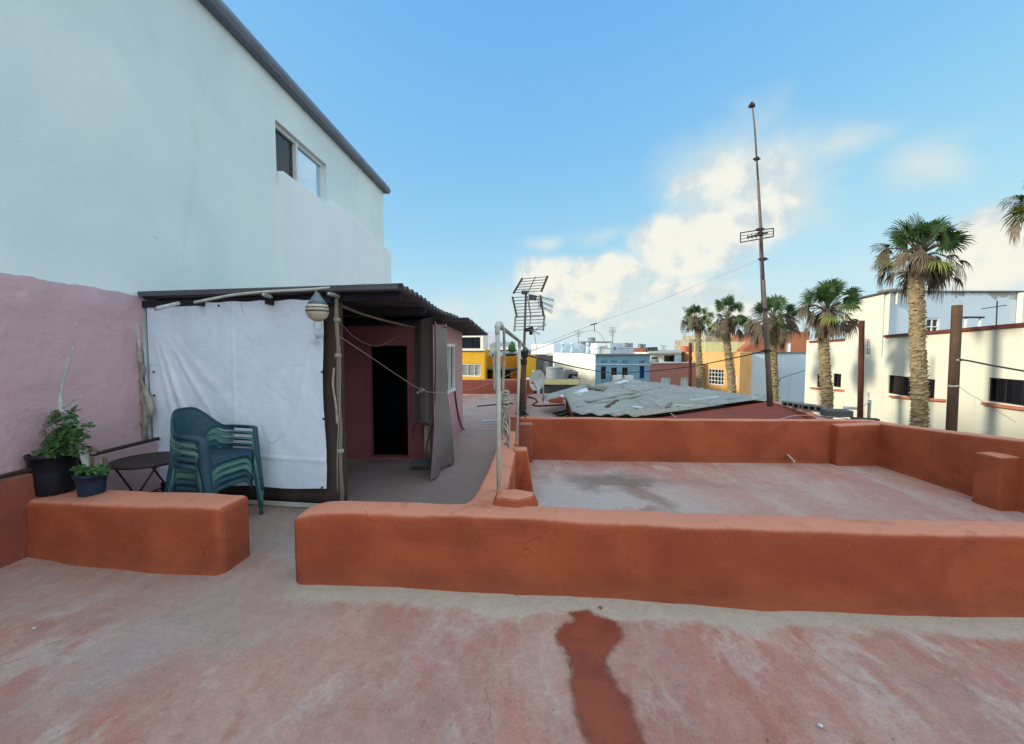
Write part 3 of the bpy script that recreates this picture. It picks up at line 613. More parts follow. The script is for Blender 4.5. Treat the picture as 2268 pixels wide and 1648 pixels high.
# window: two sashes
wn = lambda y, z, off: Vector((WX(y)+off, y, z))
m = MB(); fo = -.10
for a, b2 in (((wy0, wz0), (wy0, wz1)), ((wy1, wz0), (wy1, wz1)), ((wy0, wz1-.03), (wy1, wz1-.03)), ((wy0, wz0+.02), (wy1, wz0+.02))): m.bar(wn(a[0]+(.03 if a[0] == wy0 else -.03 if a[0] == wy1 and a[0] == b2[0] else 0), a[1], fo), wn(b2[0]+(.03 if b2[0] == wy0 and a[0] == b2[0] else -.03 if b2[0] == wy1 and a[0] == b2[0] else 0), b2[1], fo), .06, .06)
ym = onw(664, 330).y; m.bar(wn(ym, wz0, fo+.01), wn(ym, wz1, fo+.01), .07, .07)
win = m.build('window', 'frame_white', white)
m = MB().quad(wn(wy0, wz0, fo-.02), wn(ym, wz0, fo-.02), wn(ym, wz1, fo-.02), wn(wy0, wz1, fo-.02)); m.build('pane', 'dark_glass', win)
m = MB().quad(wn(ym, wz0, fo-.01), wn(wy1, wz0, fo-.01), wn(wy1, wz1, fo-.01), wn(ym, wz1, fo-.01)); m.build('pane', 'sky_glass', win)
# thick lower ledge of the wall below the window, with a stepped, hand-cut top
off = .10; p0 = onw(613, 377)
tops = [V(x, y, wp(0, off), wp(20, off)) for x, y in ((627,379),(668,410),(731,455),(755,462),(851,547),(866,558))]
m = MB(); top = [(p.y, p.z) for p in tops]
back = [Vector((WX(y)-.05, y, z)) for y, z in top]; fr = [Vector((WX(y)+off, y, z)) for y, z in top]
for i in range(len(top)-1):
    m.quad(fr[i], fr[i+1], back[i+1], back[i]); m.quad(Vector((fr[i].x, fr[i].y, 1.2)), Vector((fr[i+1].x, fr[i+1].y, 1.2)), fr[i+1], fr[i])
for i in (0, -1): m.quad(Vector((fr[i].x, fr[i].y, 1.2)), fr[i], back[i], Vector((back[i].x, back[i].y, 1.2)))
m.build('wall_thickening', 'white_plaster', white)
# rough pink paint and render on the foot of the wall, ragged top
m = MB(); rows = []
ys = [-1+.04*i for i in range(int(5.72/.04))]
def ragged(y):
    z = 2.34-.028*(y-3) + .02*noise.noise(Vector((y*4, 0, 0))) + .012*noise.noise(Vector((y*17, 3, 0)))
    if y > 3.32: z -= .03
    if 3.30 < y < 3.36: z -= .02
    return z
for i in range(19):
    k = i/18; rows.append([Vector((WX(y)+.006+.012*noise.noise(Vector((0, y*2.3, k*5)))+.008*noise.noise(Vector((0, y*6, k*12)))+.012*(0 if i == 18 else 1), y, k*ragged(y))) for y in ys])
m.grid(rows); m.build('painted_base', 'pink_wall', white, smooth=True, fix=False)
# ================================================================ lean-to and pink hut
YF = 4.47; SK = .14
YA = lambda x, y0=4.43: y0+SK*(-1.95-x)      # the front of the lean-to is a little skewed
wl = WX(4.72)
hut = thing('hut', 'small pink rooftop hut with a dark open doorway under a ribbed lean-to roof', 'hut', (-2.4, 7.5, 0))
hx = lambda y: -1.19+.067*(y-6.5)
m = MB(); holed(m, (wl+.02, 6.5), (hx(6.5), 6.5), 0, 2.08, [(-2.16-wl-.02, -1.58-wl-.02, .03, 1.73)], .13, (0, 1, 0)); m.build('front_wall', 'hut_plum', hut, fix=False)
A_, B_ = (hx(6.5), 6.5), (hx(8.9), 8.9)
q0, q1 = V(984, 766, A_, B_), V(1004, 866, A_, B_); L0 = ((q0.x-A_[0])**2+(q0.y-A_[1])**2)**.5; L1 = ((q1.x-A_[0])**2+(q1.y-A_[1])**2)**.5
wz_a, wz_b = .93, 1.74
m = MB(); holed(m, A_, B_, 0, 2.10, [(L0, L1, wz_a, wz_b)], .12, (-1, .067, 0))
m.quad((hx(8.9), 8.9, 0), (wl, 8.9, 0), (wl, 8.9, 2.05), (hx(8.9), 8.9, 2.05))
m.v = [(v[0], v[1], 2.10-.035*(v[1]-6.85) if v[2] > 2.04 else v[2]) for v in m.v]
m.build('side_wall', 'hut_pink', hut, fix=False)
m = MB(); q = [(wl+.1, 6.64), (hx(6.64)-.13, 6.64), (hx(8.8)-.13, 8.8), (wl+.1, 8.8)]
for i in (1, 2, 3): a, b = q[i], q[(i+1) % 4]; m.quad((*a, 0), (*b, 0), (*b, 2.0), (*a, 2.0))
m.quad(*[(*p, .035) for p in q]); m.build('shade_lining', 'black_plastic_and_shade', hut)  # room walls and floor coloured black to stand in for the unlit interior
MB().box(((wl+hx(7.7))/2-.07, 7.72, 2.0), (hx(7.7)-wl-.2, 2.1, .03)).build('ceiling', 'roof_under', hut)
dW = (Vector(B_)-Vector(A_)).normalized(); wq = lambda u, z, o=0: Vector((A_[0]+dW.x*u+o, A_[1]+dW.y*u, z))
m = MB()
for a, b in (((L0, wz_a), (L0, wz_b)), ((L1, wz_a), (L1, wz_b)), (((L0+L1)/2, wz_a), ((L0+L1)/2, wz_b))): m.bar(wq(a[0], a[1], .004), wq(b[0], b[1], .004), .05, .05)
for z in (wz_a, wz_b): m.bar(wq(L0-.02, z, .012), wq(L1+.02, z, .012), .055, .055)
wn_ = m.build('window', 'frame_white', hut)
MB().quad(wq(L0, wz_a, -.03), wq(L1, wz_a, -.03), wq(L1, wz_b, -.03), wq(L0, wz_b, -.03)).build('pane', 'dark_glass', wn_)
m = MB(); m.bar((-2.18, 6.49, 0), (-2.18, 6.49, 1.75), .03, .03); m.bar((-1.57, 6.49, 0), (-1.57, 6.49, 1.75), .03, .03); m.bar((-2.2, 6.49, 1.745), (-1.55, 6.49, 1.745), .03, .03); m.box((-1.87, 6.5, .02), (.6, .12, .03)); m.build('door_frame', 'hut_plum', hut)
# the ribbed roof: two fields of corrugated sheets, ribs running from left to right
def ribs(y0, y1, xr0, xr1, zl0, zr0, zl1, zr1, amp=.024, wl_=.177, n=None, x_l=None, lift=0):
    rows = []; n = int((y1-y0)/wl_*8)
    for i in range(n+1):
        y = y0+(y1-y0)*i/n; t = i/n; xr = xr0+(xr1-xr0)*t; x0 = (x_l if x_l is not None else WX(y)+.01); row = []
        for k in range(9):
            u = k/8; x = x0+(xr-x0)*u
            z = (zl0+(zr0-zl0)*u)*(1-t)+(zl1+(zr1-zl1)*u)*t + amp*math.sin((y-y0)/wl_*2*math.pi+1.2) + lift + .006*noise.noise(Vector((x*2, y*3, 1)))
            ys = y+(.160*max(0, -1.08-x)*max(0, 1-(y-4.2)/2.3) if y < 6.5 else 0)
            row.append((x + (.012*math.sin(y*23) if k == 8 else 0), ys, z))
        rows.append(row)
    return rows
RF = thing('lean_to_roof', 'grey ribbed cement sheet roof over the hut and the tarpaulin front', 'roof', (-2.4, 5.4, 2.2))
# photograph: front edge rises to the right, the right edge falls away to the back
zf0, zf1 = D(312, 655, 4.62).z, D(890, 638, 4.24).z
EDGE = [(4.20, D(891, 637, 4.20)), (4.78, D(927, 657, 4.78)), (5.31, D(953, 675, 5.31)), (5.84, D(974, 690, 5.84)), (6.20, D(986, 694, 6.20)), (6.95, D(1017, 704, 6.95)), (7.3, D(1024, 708, 7.3))]
def edge(y):
    for (y0, a), (y1, b) in zip(EDGE, EDGE[1:]):
        if y <= y1 or y1 == 7.3: return a.lerp(b, (y-y0)/(y1-y0))
xr = lambda y: edge(y).x
mids = [4.20, 5.09, 5.97, 6.86]
zr = lambda y: edge(y).z; zl = lambda y: zf0 - .03*(y-4.24)
for i in range(3):
    for (xa, xb, lf) in ((None, -2.2, 0), (-2.28, xr(5), .012)):
        ua = 0 if xa is None else (xa-wl)/(xr(5)-wl); ub = (xb-wl)/(xr(5)-wl); zi = lambda y, u: zl(y)+(zr(y)-zl(y))*u
        y0, y1 = mids[i], mids[i+1]+.06
        rows = ribs(y0, y1, xr(y0) if lf else xb, xr(y1) if lf else xb, zi(y0, ua), zi(y0, ub), zi(y1, ua), zi(y1, ub), x_l=xa, lift=-.006*i+lf)
        if lf:      # the right ends follow the bowed edge of the roof
            rows = [[(x+(xr(y1_)-row[-1][0])*(k/8)**2*(1 if True else 0), yy, z+(zr(y1_)+(row[-1][2]-(zi(y0, ub)*(1-(y1_-y0)/(y1-y0))+zi(y1, ub)*(y1_-y0)/(y1-y0)))-row[-1][2])*(k/8)**2) for k, (x, yy, z) in enumerate(row)] for row in rows for y1_ in (row[-1][1],)]
        MB().grid(rows, (0, 0, .009)).build('sheet', 'asbestos', RF, smooth=True, fix=True)
zA, zB = D(1036, 706, 6.85).z, D(1078, 738, 9.7).z
for i in range(4):
    y0, y1 = 6.80+i*.72, 6.80+(i+1)*.72+.06; f = lambda y: zA-.012+(zB-zA)*(y-6.8)/2.9
    if i == 0: f = lambda y: zA-.012+(zB-zA)*(y-6.8)/2.9
    xr2 = lambda y: D(1036, 702, 6.85).x+.02+.0484*(y-6.85)
    MB().grid(ribs(y0, min(y1, 9.75), xr2(y0), xr2(min(y1, 9.75)), f(y0)-.03, f(y0), f(y1)-.03, f(y1), lift=-.008*i), (0, 0, .009)).build('sheet', 'asbestos', RF, smooth=True)
m = MB()
for y, z, k in ((4.42, 2.225, .31), (5.4, 2.16, .1), (6.35, 2.08, 0)): m.bar((wl, y+k, z-.055), (xr(y)-.08, y, z-.0), .06, .07)
m.build('rafter', 'roof_under', RF)
for x in (-3.3, -2.5, -1.85): MB().bar((x, YA(x, 4.34), 2.17), (x, 6.48, 2.09), .05, .05).build('rafter', 'roof_under', RF)
m = MB(); m.bar((wl+.02, 4.64, D(318, 651, 4.64).z), (xr(4.24)+.0, YA(-1.1, 4.13), D(888, 637, 4.1).z), .016, .05); m.build('edge_strip', 'asbestos', RF)
# shade net front behind the tarp
net = thing('shade_net', 'dark brown shading net closing the lean-to behind the white tarpaulin', 'netting', (-2.7, YF+.03, 0))
rows = [[(wl+.02+(-1.755-wl-.02)*i/30+.004*math.sin(k*.7), YA(wl+.02+(-1.755-wl-.02)*i/30, YF+.03)+.012*math.sin(i*1.1+k*.3), .02+2.16*k/16) for i in range(31)] for k in range(17)]
MB().grid(rows, (0, .012, 0)).build('net', 'net', net, smooth=True)
MB().bar((wl+.1, YA(wl+.1, YF-.03), .03), (-1.8, YA(-1.8, YF-.03), .03), .03, .04).build('bottom_rail', 'pvc_white', net)
rows = [[(wl+.02+.03*math.sin(k*.9)+ .14*i/6, YF-.02-.02*math.sin(i*2.1+k*.5), .55+1.65*k/20) for i in range(7)] for k in range(21)]
# the white tarpaulin with folds
tx0, tx1 = wl+.035, D(716, 800, 4.43).x; tz0, tz1 = D(716, 1084, 4.43).z, D(690, 666, 4.43).z
tb = thing('tarpaulin', 'wrinkled white tarpaulin pinned up as the front wall of the lean-to', 'tarpaulin', (-2.85, 4.43, 0))
rows = []
NXt, NZt = 110, 110
def tarp_pt(u, w):
    x = tx0+(tx1-tx0)*u; z = tz0+(tz1-tz0)*w
    x += .012*math.sin(w*9)*(u > .9)*(u-.9)*10 + .01*math.sin(w*7)*(u < .1)*(.1-u)*10
    z += .008*math.sin(u*14)*(w < .05) - .010*math.sin(u*math.pi*6)**2*(w > .97)
    z += (.02*u if w > .9 else 0)*(w-.9)*10 - .018*(w < .1)*(.1-w)*10*(1-u)
    # tension folds fanning from the top left corner down to the middle, smaller ones elsewhere
    dx, dz = u, 1-w; r = math.hypot(dx, dz*1.05); a = math.atan2(dx, dz*1.05)
    y = 0
    for a0, wd, am in ((.30, .035, .022), (.20, .03, .012), (.52, .03, .012), (.68, .05, .008)):
        wob = a0+.03*noise.noise(Vector((r*3, a0*9, 0)))
        y -= am*math.exp(-((a-wob)/wd)**2)*min(1, r*2.2)*max(0, 1-abs(r-.55)/.75)
    dx2, dz2 = 1-u, 1-w; a2 = math.atan2(dx2, dz2); r2 = math.hypot(dx2, dz2)
    for a0, wd, am in ((.28, .03, .014), (.55, .05, .012)): y -= am*math.exp(-((a2-a0-.04*noise.noise(Vector((r2*3, 7, a0*5))))/wd)**2)*min(1, r2*2)*max(0, 1-r2/1.1)
    y += .012*noise.noise(Vector((u*3, w*2.2, 0)))+.006*noise.noise(Vector((u*9, w*7, 3)))+.0025*noise.noise(Vector((u*26, w*22, 3)))
    y -= .006*math.exp(-((u-.50)/.006)**2)      # heat-welded seam
    y -= .008*math.exp(-((w-.165-.01*math.sin(u*5))/.008)**2)
    return (x, YA(x)+y, z)
for j in range(NZt+1): rows.append([tarp_pt(i/NXt, j/NZt) for i in range(NXt+1)])
MB().grid(rows).build('sheet', 'tarp', tb, smooth=True)
for px, py in ((713,824),(716,928),(713,1080),(340,824),(341,876),(484,677)):
    p = V(px, py, (wl, YA(wl, 4.40)), (-1.95, 4.40)); MB().lathe([(.0, -.004), (.012, -.004), (.011, .004), (.006, .008)], p, 10, Vector((0, -1, 0))).build('eyelet', 'dark_metal', tb)
# gap between wall and tarp: rags and a stick
m = MB(); zs = [.66+.06*i for i in range(26)]
for i, z in enumerate(zs): pass
prof = [(.66, .05), (.78, .05), (.92, .10), (1.02, .13), (1.12, .11), (1.25, .06), (1.38, .03), (1.46, .07), (1.6, .05), (1.75, .025)]
rows = []
for z, w in prof:
    cx = wl+.02; rows.append([(cx-.02+w*k/6, YF+.15-.03*math.sin(k*2.2+z*9), z) for k in range(7)])
tag(MB().grid(rows, (0, .01, 0)).build('rag', 'rope', smooth=True, origin=(wl, 4.38, .7)), 'pale torn rag hanging in the corner between pink wall and tarpaulin', 'rag')
tag(MB().tube([(wl+.02, 4.62, 1.55), (wl+.015, 4.61, 1.98)], .016, 8).build('stick', 'bark_white', origin=(wl, 4.62, 1.55)), 'pale wooden stick upright in the corner beside the tarpaulin', 'stick')
# pale pole
a, b = D(745, 655, 4.36), D(757, 1105, 4.36); b = b+(b-a)*((0-b.z)/(b.z-a.z)); a.z = 2.2
p = thing('lean_to_post', 'pale weathered wooden pole holding up the lean-to beside the tarpaulin', 'post', b)
pts = [b.lerp(a, i/10)+Vector((.006*math.sin(i*1.9), 0, 0)) for i in range(11)]
MB().tube(pts, [.020+.003*math.sin(i*2.3) for i in range(11)], 10).build('pole', 'wood_grey', p, smooth=True)
for z in (.64, 1.98, 1.62): MB().lathe([(.03, -.02), (.034, -.01), (.034, .01), (.03, .02)], b.lerp(a, z/2.2), 10).build('binding', 'rope', p, smooth=True)
MB().tube(spline([b.lerp(a, .68)+Vector((-.035, -.02, 0)), b.lerp(a, .60)+Vector((-.05, -.02, 0)), b.lerp(a, .5)+Vector((-.02, -.03, 0)), b.lerp(a, .42)+Vector((-.015, -.03, 0))]), .012, 6).build('cloth_strip', 'rope', p, smooth=True)
MB().tube(spline([b.lerp(a, .78)+Vector((.03, -.02, 0)), b.lerp(a, .6)+Vector((.03, -.03, 0)), b.lerp(a, .3)+Vector((-.02, -.03, 0)), b.lerp(a, .1)+Vector((-.03, -.03, 0))]), .004, 5).build('cord', 'wire_pale', p, smooth=True)
# hoses and pipe ends along the eave
tag(MB().tube(spline([D(x, y, 4.16) for x, y in ((430,670),(475,661),(520,653),(580,647),(650,643),(700,640),(760,634),(829,629))]), .013, 8).build('hose', 'pvc_white', smooth=True, origin=D(600, 646, 4.2)), 'long pale hose bowed along the front edge of the lean-to roof', 'hose')
for (x, y, x2, y2), lb in (((583,652,600,658), 'short pale pipe end under the eave above the middle of the tarpaulin'), ((345,684,395,672), 'short pale pipe end in the top left corner of the tarpaulin'), ((728,650,752,657), 'short pale pipe end under the eave right of the hanging buoy')):
    p0, p1 = D(x, y, 4.14), D(x2, y2, 4.5); m = MB(); m.tube([p0, p1], .02, 12, cap=False); m.tube([p0+Vector((0, .002, 0)), p1], .014, 12)
    tag(m.build('pipe_end', 'pvc_white', smooth=True, origin=p0), lb, 'pipe')
tag(MB().tube(spline([D(x, y, Y) for x, y, Y in ((812-55,686-8,4.5),(800,695,4.9),(860,712,5.4),(930,728,5.9))]), .013, 8).build('roof_pole', 'wood_grey', smooth=True, origin=(-1.6, 5, 2.1)), 'thin grey pole slung under the lean-to roof from the post inwards', 'pole')
# buoy
bc = D(703, 688, 4.12); R = pxr(24, 4.12)
by = thing('hanging_buoy', 'pear-shaped cream and grey fishing buoy hanging from the eave beside the tarpaulin', 'buoy', bc+Vector((0, 0, -R)))
MB().lathe([(0, -R), (R*.4, -R*.93), (R*.78, -R*.66), (R*.97, -R*.25), (R, 0), (R*.97, .25*R), (R*.86, .55*R)], bc, 24).build('body', 'buoy_cream', by, smooth=True)
MB().lathe([(R*.862, .55*R), (R*.62, R*.95), (R*.4, R*1.25), (R*.25, R*1.5), (R*.2, R*1.6)], bc, 24).build('cap', 'buoy_blue', by, smooth=True)
m = MB()
for z in (.0, -.08, .28): m.lathe([(R*1.0, z*R-.004), (R*1.02, z*R), (R*1.0, z*R+.004)], bc, 24)
m.build('seam', 'concrete_dark', by, smooth=True)
lr = pxr(9, 4.12); m = MB().tube([bc+Vector((lr*math.cos(t), 0, -R*1.35+lr*1.15*math.sin(t))) for t in [math.pi*2*i/16 for i in range(17)]], .003, 6); m.build('loop', 'wire_pale', by, smooth=True)
MB().tube([bc+Vector((0, 0, R*1.55)), D(700, 645, 4.14)], .006, 6).build('hanging_cord', 'wire_pale', by, smooth=True)
# mesh curtain
cu = thing('mesh_curtain', 'torn grey mesh curtain hanging from the lean-to roof in front of the hut window', 'curtain', (-1.0, 5.6, 0))
P00, P10, P01, P11 = D(953, 1062, 5.34), D(1003, 1020, 6.25), D(959, 700, 5.34), D(991, 716, 6.25)
rows = []
for j in range(31):
    w = j/30; row = []
    for i in range(19):
        u = i/18; bot = P00.lerp(P10, u); topp = P01.lerp(P11, u); p = bot.lerp(topp, w)
        p.x += .045*math.sin(u*9+w*2)*(1-.4*w)+.016*math.sin(u*24+w*3); 
        if w > .9: p.z -= .11*math.sin(u*math.pi)*(w-.9)*10
        p.x += .05*math.exp(-((w-.55)/.2)**2)*(-1)*u
        row.append(p)
    rows.append(row)
MB().grid(rows).build('side_panel', 'mesh_curtain', cu, smooth=True)
P00, P10, P01, P11 = D(914, 930, 6.0), D(957, 940, 5.36), D(917, 712, 6.0), D(959, 700, 5.36); rows = []
for j in range(21):
    w = j/20; row = []
    for i in range(15):
        u = i/14; p = P00.lerp(P10, u).lerp(P01.lerp(P11, u), w); p.y += .03*math.sin(u*9+w)+.01*math.sin(u*25)
        if w < .06: p.z += .02*math.sin(u*12)
        row.append(p)
    rows.append(row)
MB().grid(rows).build('front_panel', 'mesh_curtain', cu, smooth=True)
m = MB(); m.tube(spline([D(958, 940, 5.4), D(948, 975, 5.5), D(944, 1000, 5.5), D(950, 1040, 5.5)]), .012, 6); m.tube(spline([D(925, 935, 5.9), D(917, 945, 5.9), D(915, 975, 5.9)]), .009, 6); m.tube(spline([D(935, 940, 5.9), D(942, 980, 5.9), D(946, 1020, 5.7)]), .010, 6); m.build('torn_strip', 'net', cu, smooth=True)
rg = [[D(940+12*k/5, y, 5.75+.02*math.sin(k*2)) for k in range(6)] for y in (942, 965, 990, 1012)]
tag(MB().grid(rg, (0, .01, 0)).build('rag', 'rope', smooth=True, origin=D(946, 1012, 5.75)), 'pale rag hanging below the torn mesh curtain', 'rag')
tag(MB().box(D(935, 1028, 5.95)+Vector((0,0,.02)), (.30, .2, .07), rz=.1).build('doorstep_block', 'concrete_dark', origin=D(935, 1028, 5.95), bevel=.01), 'dark flat block on the floor beside the doorway', 'block')
# lines under the roof
tag(MB().tube(spline([D(752, 714, 4.4), D(790, 750, 4.8), D(835, 767, 5.2), D(872, 751, 5.6), D(890, 742, 5.9)]), .0022, 5).build('cord', 'wire_pale', origin=D(835, 767, 5.2)), 'thin slack cord looping across the top of the doorway', 'cord')
tag(MB().tube(spline([D(753, 746, 4.4), D(830, 797, 4.7), D(880, 831, 4.95), D(929, 861, 5.15), D(966, 870, 5.2), D(1019, 851+14, 5.2), D(1060, 858, 5.2), D(1146, 822, 5.2)]), .003, 5).build('clothesline', 'wire_pale', smooth=True, origin=D(966, 870, 5.2)), 'pale clothesline running from the lean-to post past the curtain', 'clothesline')
m = MB(); kn = D(931, 863, 5.15); m.tube(spline([kn+Vector((.05*math.sin(i*1.7), .01*math.cos(i*2), .03*math.cos(i*1.3)-.01*i*.5)) for i in range(8)]), .004, 5)
tag(m.build('knot', 'wire_pale', origin=kn), 'tangle of pale cord knotted on the clothesline in front of the curtain', 'knot')
tag(MB().tube(spline([wq(L1+.04, .9, .02), wq(L1+.2, .6, .02), wq(L1+.45, .3, .02), wq(L1+.75, .06, .03), wq(L1+.85, .02, .05)]), .014, 6).build('hose', 'cable', smooth=True, origin=wq(L1+.4, .3)), 'black hose hanging down the pink side wall of the hut below its window', 'hose')
tag(MB().tube(spline([(-1.0, 12.3, .01), (-.6, 12.6, .012), (.0, 12.9, .012), (.22, 13.0, .012)]), .02, 6).build('hose', 'cable', smooth=True, origin=(-.5, 12.6, 0)), 'black hose lying across the far terrace floor', 'hose')

# ================================================================ chairs
def make_chair(mat, label):
    t = thing('plastic_chair', label, 'chair', (0, 0, 0), 'stacked plastic garden chairs')
    m = MB(); rows = []; n = 12
    def sx(v): return .225+.015*v
    for j in range(n+1):
        v = -1+2*j/n; row = []
        for i in range(n+1):
            u = -1+2*i/n; z = .425-.012*(1-u*u)*(1-v*v)+.006*v; 
            if v > .8: z -= .012*(v-.8)*5
            row.append((sx(v)*u, .22*v-.0, z))
        rows.append(row)
    m.grid(rows)
    def arch(pts, mid, side):   # apron with an arched lower edge
        k = len(pts); top = pts; bot = []
        for i, p in enumerate(pts):
            s = abs(2*i/(k-1)-1); bot.append(Vector((p[0]*1.03, p[1]*1.03, p[2]-(mid+(side-mid)*s**5))))
        m.grid([top, bot])
    arch([Vector((sx(1)*(-1+2*i/14), .22+.012*math.cos(math.pi*(i/14-.5)), .419)) for i in range(15)], .034, .18)
    for s in (-1, 1): arch([Vector((s*sx(v), .22*v, .425)) for v in [-1+2*i/10 for i in range(11)]], .05, .16)
    arch([Vector((sx(-1)*(-1+2*i/10), -.22, .42)) for i in range(11)], .04, .14)
    def sol(o, th=.007): q = o.modifiers.new('thickness', 'SOLIDIFY'); q.thickness = th; q.offset = 0; return o
    sol(m.build('seat', mat, t, smooth=True, fix=False))
    def ztop(f):
        a = min(1, abs(f)/95); s = a*a*(3-2*a); s = max(0, min(1, (a-.14)/.62)); s = s*s*(3-2*s); return .85-.20*s
    def pt(f, z):
        r = math.radians(f); return Vector((.272*math.sin(r)*(1+.03*(z-.6)), -.03-.23*math.cos(r)-.16*max(0, z-.43)*max(0, math.cos(r)), z))
    m = MB(); rows = []; nf = 40
    for i in range(nf+1):
        f = -92+184*i/nf; zt = ztop(f); a = abs(f)
        lo = .42 if a < 26 else (.42+(.60-.42)*min(1, (a-26)/12)**.7 if a < 38 else .60+(zt-.045-.60)*min(1, (a-38)/24)); lo = min(lo, zt-.045)
        rows.append([pt(f, lo+(zt-lo)*k/8) for k in range(9)])
    m.grid(rows)
    rim = [pt(-92+184*i/nf, ztop(-92+184*i/nf)) for i in range(nf+1)]
    sol(m.build('backrest', mat, t, smooth=True, fix=False), .009)
    MB().tube(rim, .010, 6).build('rim', mat, t, smooth=True)
    for s in (-1, 1):
        m = MB(); a = [(.272, -.04, .652), (.285, .06, .650), (.29, .15, .648), (.288, .205, .642), (.285, .222, .62)]
        rows = [[Vector((s*(x-.03), y, z)), Vector((s*x, y, z+.006)), Vector((s*(x+.025), y, z)), Vector((s*(x+.028), y, z-.03))] for x, y, z in a]; m.grid(rows)
        sol(m.build('armrest', mat, t, smooth=True, fix=False), .008)
        m = MB(); rows = []
        for k in range(9):
            w = k/8; z = .64*(1-w); y = .222+.055*w; x = .285-.005*w+.01*w*w; hw = .043*(1-w)+.022*w
            if z < .42: hw += .022*max(0, 1-(.42-z)/.14)**2
            rows.append([Vector((s*(x+.024-.004*w), y-hw*1.3, z)), Vector((s*(x+.026), y, z)), Vector((s*x, y+.016, z)), Vector((s*(x-hw), y+.012, z))])
        m.grid(rows); sol(m.build('leg', mat, t, smooth=True, fix=False), .008)
        m = MB(); rows = []
        for k in range(7):
            w = k/6; z = .41*(1-w); y = -.215-.07*w; x = .225+.03*w; hw = .05*(1-w)+.024*w
            rows.append([Vector((s*(x-hw), y-.004, z)), Vector((s*x, y-.012, z)), Vector((s*(x+.012), y, z)), Vector((s*(x+.010), y+hw*1.2, z))])
        m.grid(rows); sol(m.build('leg', mat, t, smooth=True, fix=False), .008)
    return t
ch_d = make_chair('chair_dark', 'dark blue-green plastic chair, topmost of the stack')
ch_t = make_chair('chair_teal', 'teal plastic chair at the very bottom of the stack, feet on the floor')
ch_g = make_chair('chair_green', 'faded pale green plastic chair, second from the top of the stack')
c2 = copy_tree(ch_g); c2['label'] = 'faded pale green plastic chair in the middle of the stack'
c4 = copy_tree(ch_t); c4['label'] = 'teal plastic chair, second from the bottom of the stack'
fdir = math.atan2(-.22, .975)
for i, o in enumerate((ch_t, c4, c2, ch_g, ch_d)):
    o.location = (-2.90+.008*i, 4.075-.004*i, .064*i+.004); o.rotation_euler = (0, 0, fdir-math.pi/2+(.0, .012, -.01, .015, -.005)[i])
# ================================================================ round table
tc_ = Vector((-3.50, 4.10, 0)); tbz = .62
tt = thing('round_table', 'round dark metal folding table between the chair stack and the flower pots', 'table', tc_)
MB().lathe([(0, 0), (.30, 0), (.315, .006), (.318, .02), (.312, .026), (.29, .022), (0, .02)], tc_+Vector((0, 0, tbz-.02)), 40).build('table_top', 'dark_metal', tt, smooth=False)
for s in (-1, 1):
    for q in (-1, 1): MB().tube([tc_+Vector((q*.2, s*.17, tbz-.02)), tc_+Vector((-q*.22, s*.17, 0))], .009, 8).build('leg', 'dark_metal', tt, smooth=True)
for q, z in ((-.2, .05), (.2, .05), (0, .30)): MB().tube([tc_+Vector((q, -.17, z)), tc_+Vector((q, .17, z))], .008, 8).build('crossbar', 'dark_metal', tt, smooth=True)
ctr = tc_+Vector((.22, -.1, .3)); m = MB(); random.seed(3)
m.tube(spline([ctr+Vector((random.uniform(-.16, .16), random.uniform(-.06, .06), random.uniform(-.03, .04))) for i in range(14)]), .006, 6)
tag(m.build('wire_coil', 'dark_metal', smooth=True, origin=ctr), 'tangle of black wire behind the short parapet under the round table', 'wire')
# ================================================================ pots and plants
def leaf(mb, p, d, up, L, W):
    d = d.normalized(); s = d.cross(up); s = s.normalized() if s.length > .01 else Vector((1, 0, 0)); n = s.cross(d)
    a = p+d*L*.35+s*W/2-n*L*.02; b = p+d*L*.35-s*W/2-n*L*.02; c = p+d*L*.75+s*W*.36-n*L*.10; e = p+d*L*.75-s*W*.36-n*L*.10; tip = p+d*L-n*L*.2; mid = p+d*L*.5+n*L*.03; mid2 = p+d*L*.78-n*L*.05
    mb.add([p, a, mid, b, c, mid2, e, tip], [(0, 2, 1), (0, 3, 2), (1, 2, 5, 4), (2, 3, 6, 5), (4, 5, 7), (5, 6, 7)])
def pot(name, label, c, r0, r1, h, mat):
    t = thing(name, label, 'flower pot', c)
    MB().lathe([(0, 0), (r0*.96, 0), (r0, .01), (r0+(r1-r0)*.5, h*.5), (r1, h-.03), (r1+.008, h-.03), (r1+.01, h), (r1-.004, h), (r1-.01, h-.03), (0, h-.03)], c, 32).build('pot_body', mat, t, smooth=True)
    MB().lathe([(0, -.004), (r1-.012, -.004), (r1*.6, .01), (0, .015)], c+Vector((0, 0, h-.035)), 20).build('soil', 'stem_dry', t, smooth=True)
    return t
ztop = lambda x, y, Y: D(x, y, Y).z
p1 = D(122, 1096, 3.62); p1.z = .472; p2 = D(204, 1101, 3.52); p2.z = .478
print('pots', p1, p2)
big = pot('flower_pot', 'large black flower pot holding the shrub, at the left end of the short parapet', p1, .145, .156, .335, 'black_plastic_and_shade')
sm = pot('flower_pot', 'small dark blue flower pot with a low green plant on the short parapet', p2, .085, .104, .185, 'pot_blue')
p3 = D(171, 1030, 3.92); p3.z = .60
th = pot('flower_pot', 'half-hidden black flower pot behind the small blue one', p3, .075, .10, .17, 'black_plastic_and_shade')
m = MB().lathe([(0, 0), (.05, 0), (.05, .6), (0, .6)], Vector((p3.x, p3.y, 0)), 12); tag(m.build('pot_stand', 'concrete_dark', smooth=False, origin=(p3.x, p3.y, 0)), 'dark stand hidden behind the parapet under the third flower pot', 'stand')
pl = thing('shrub', 'leafy green shrub with a bare white branch growing from the large black pot', 'plant', p1+Vector((0, 0, .31)))
Y0 = p1.y
br = lambda lst, Y=Y0: [D(x, y, Y) for x, y in lst]
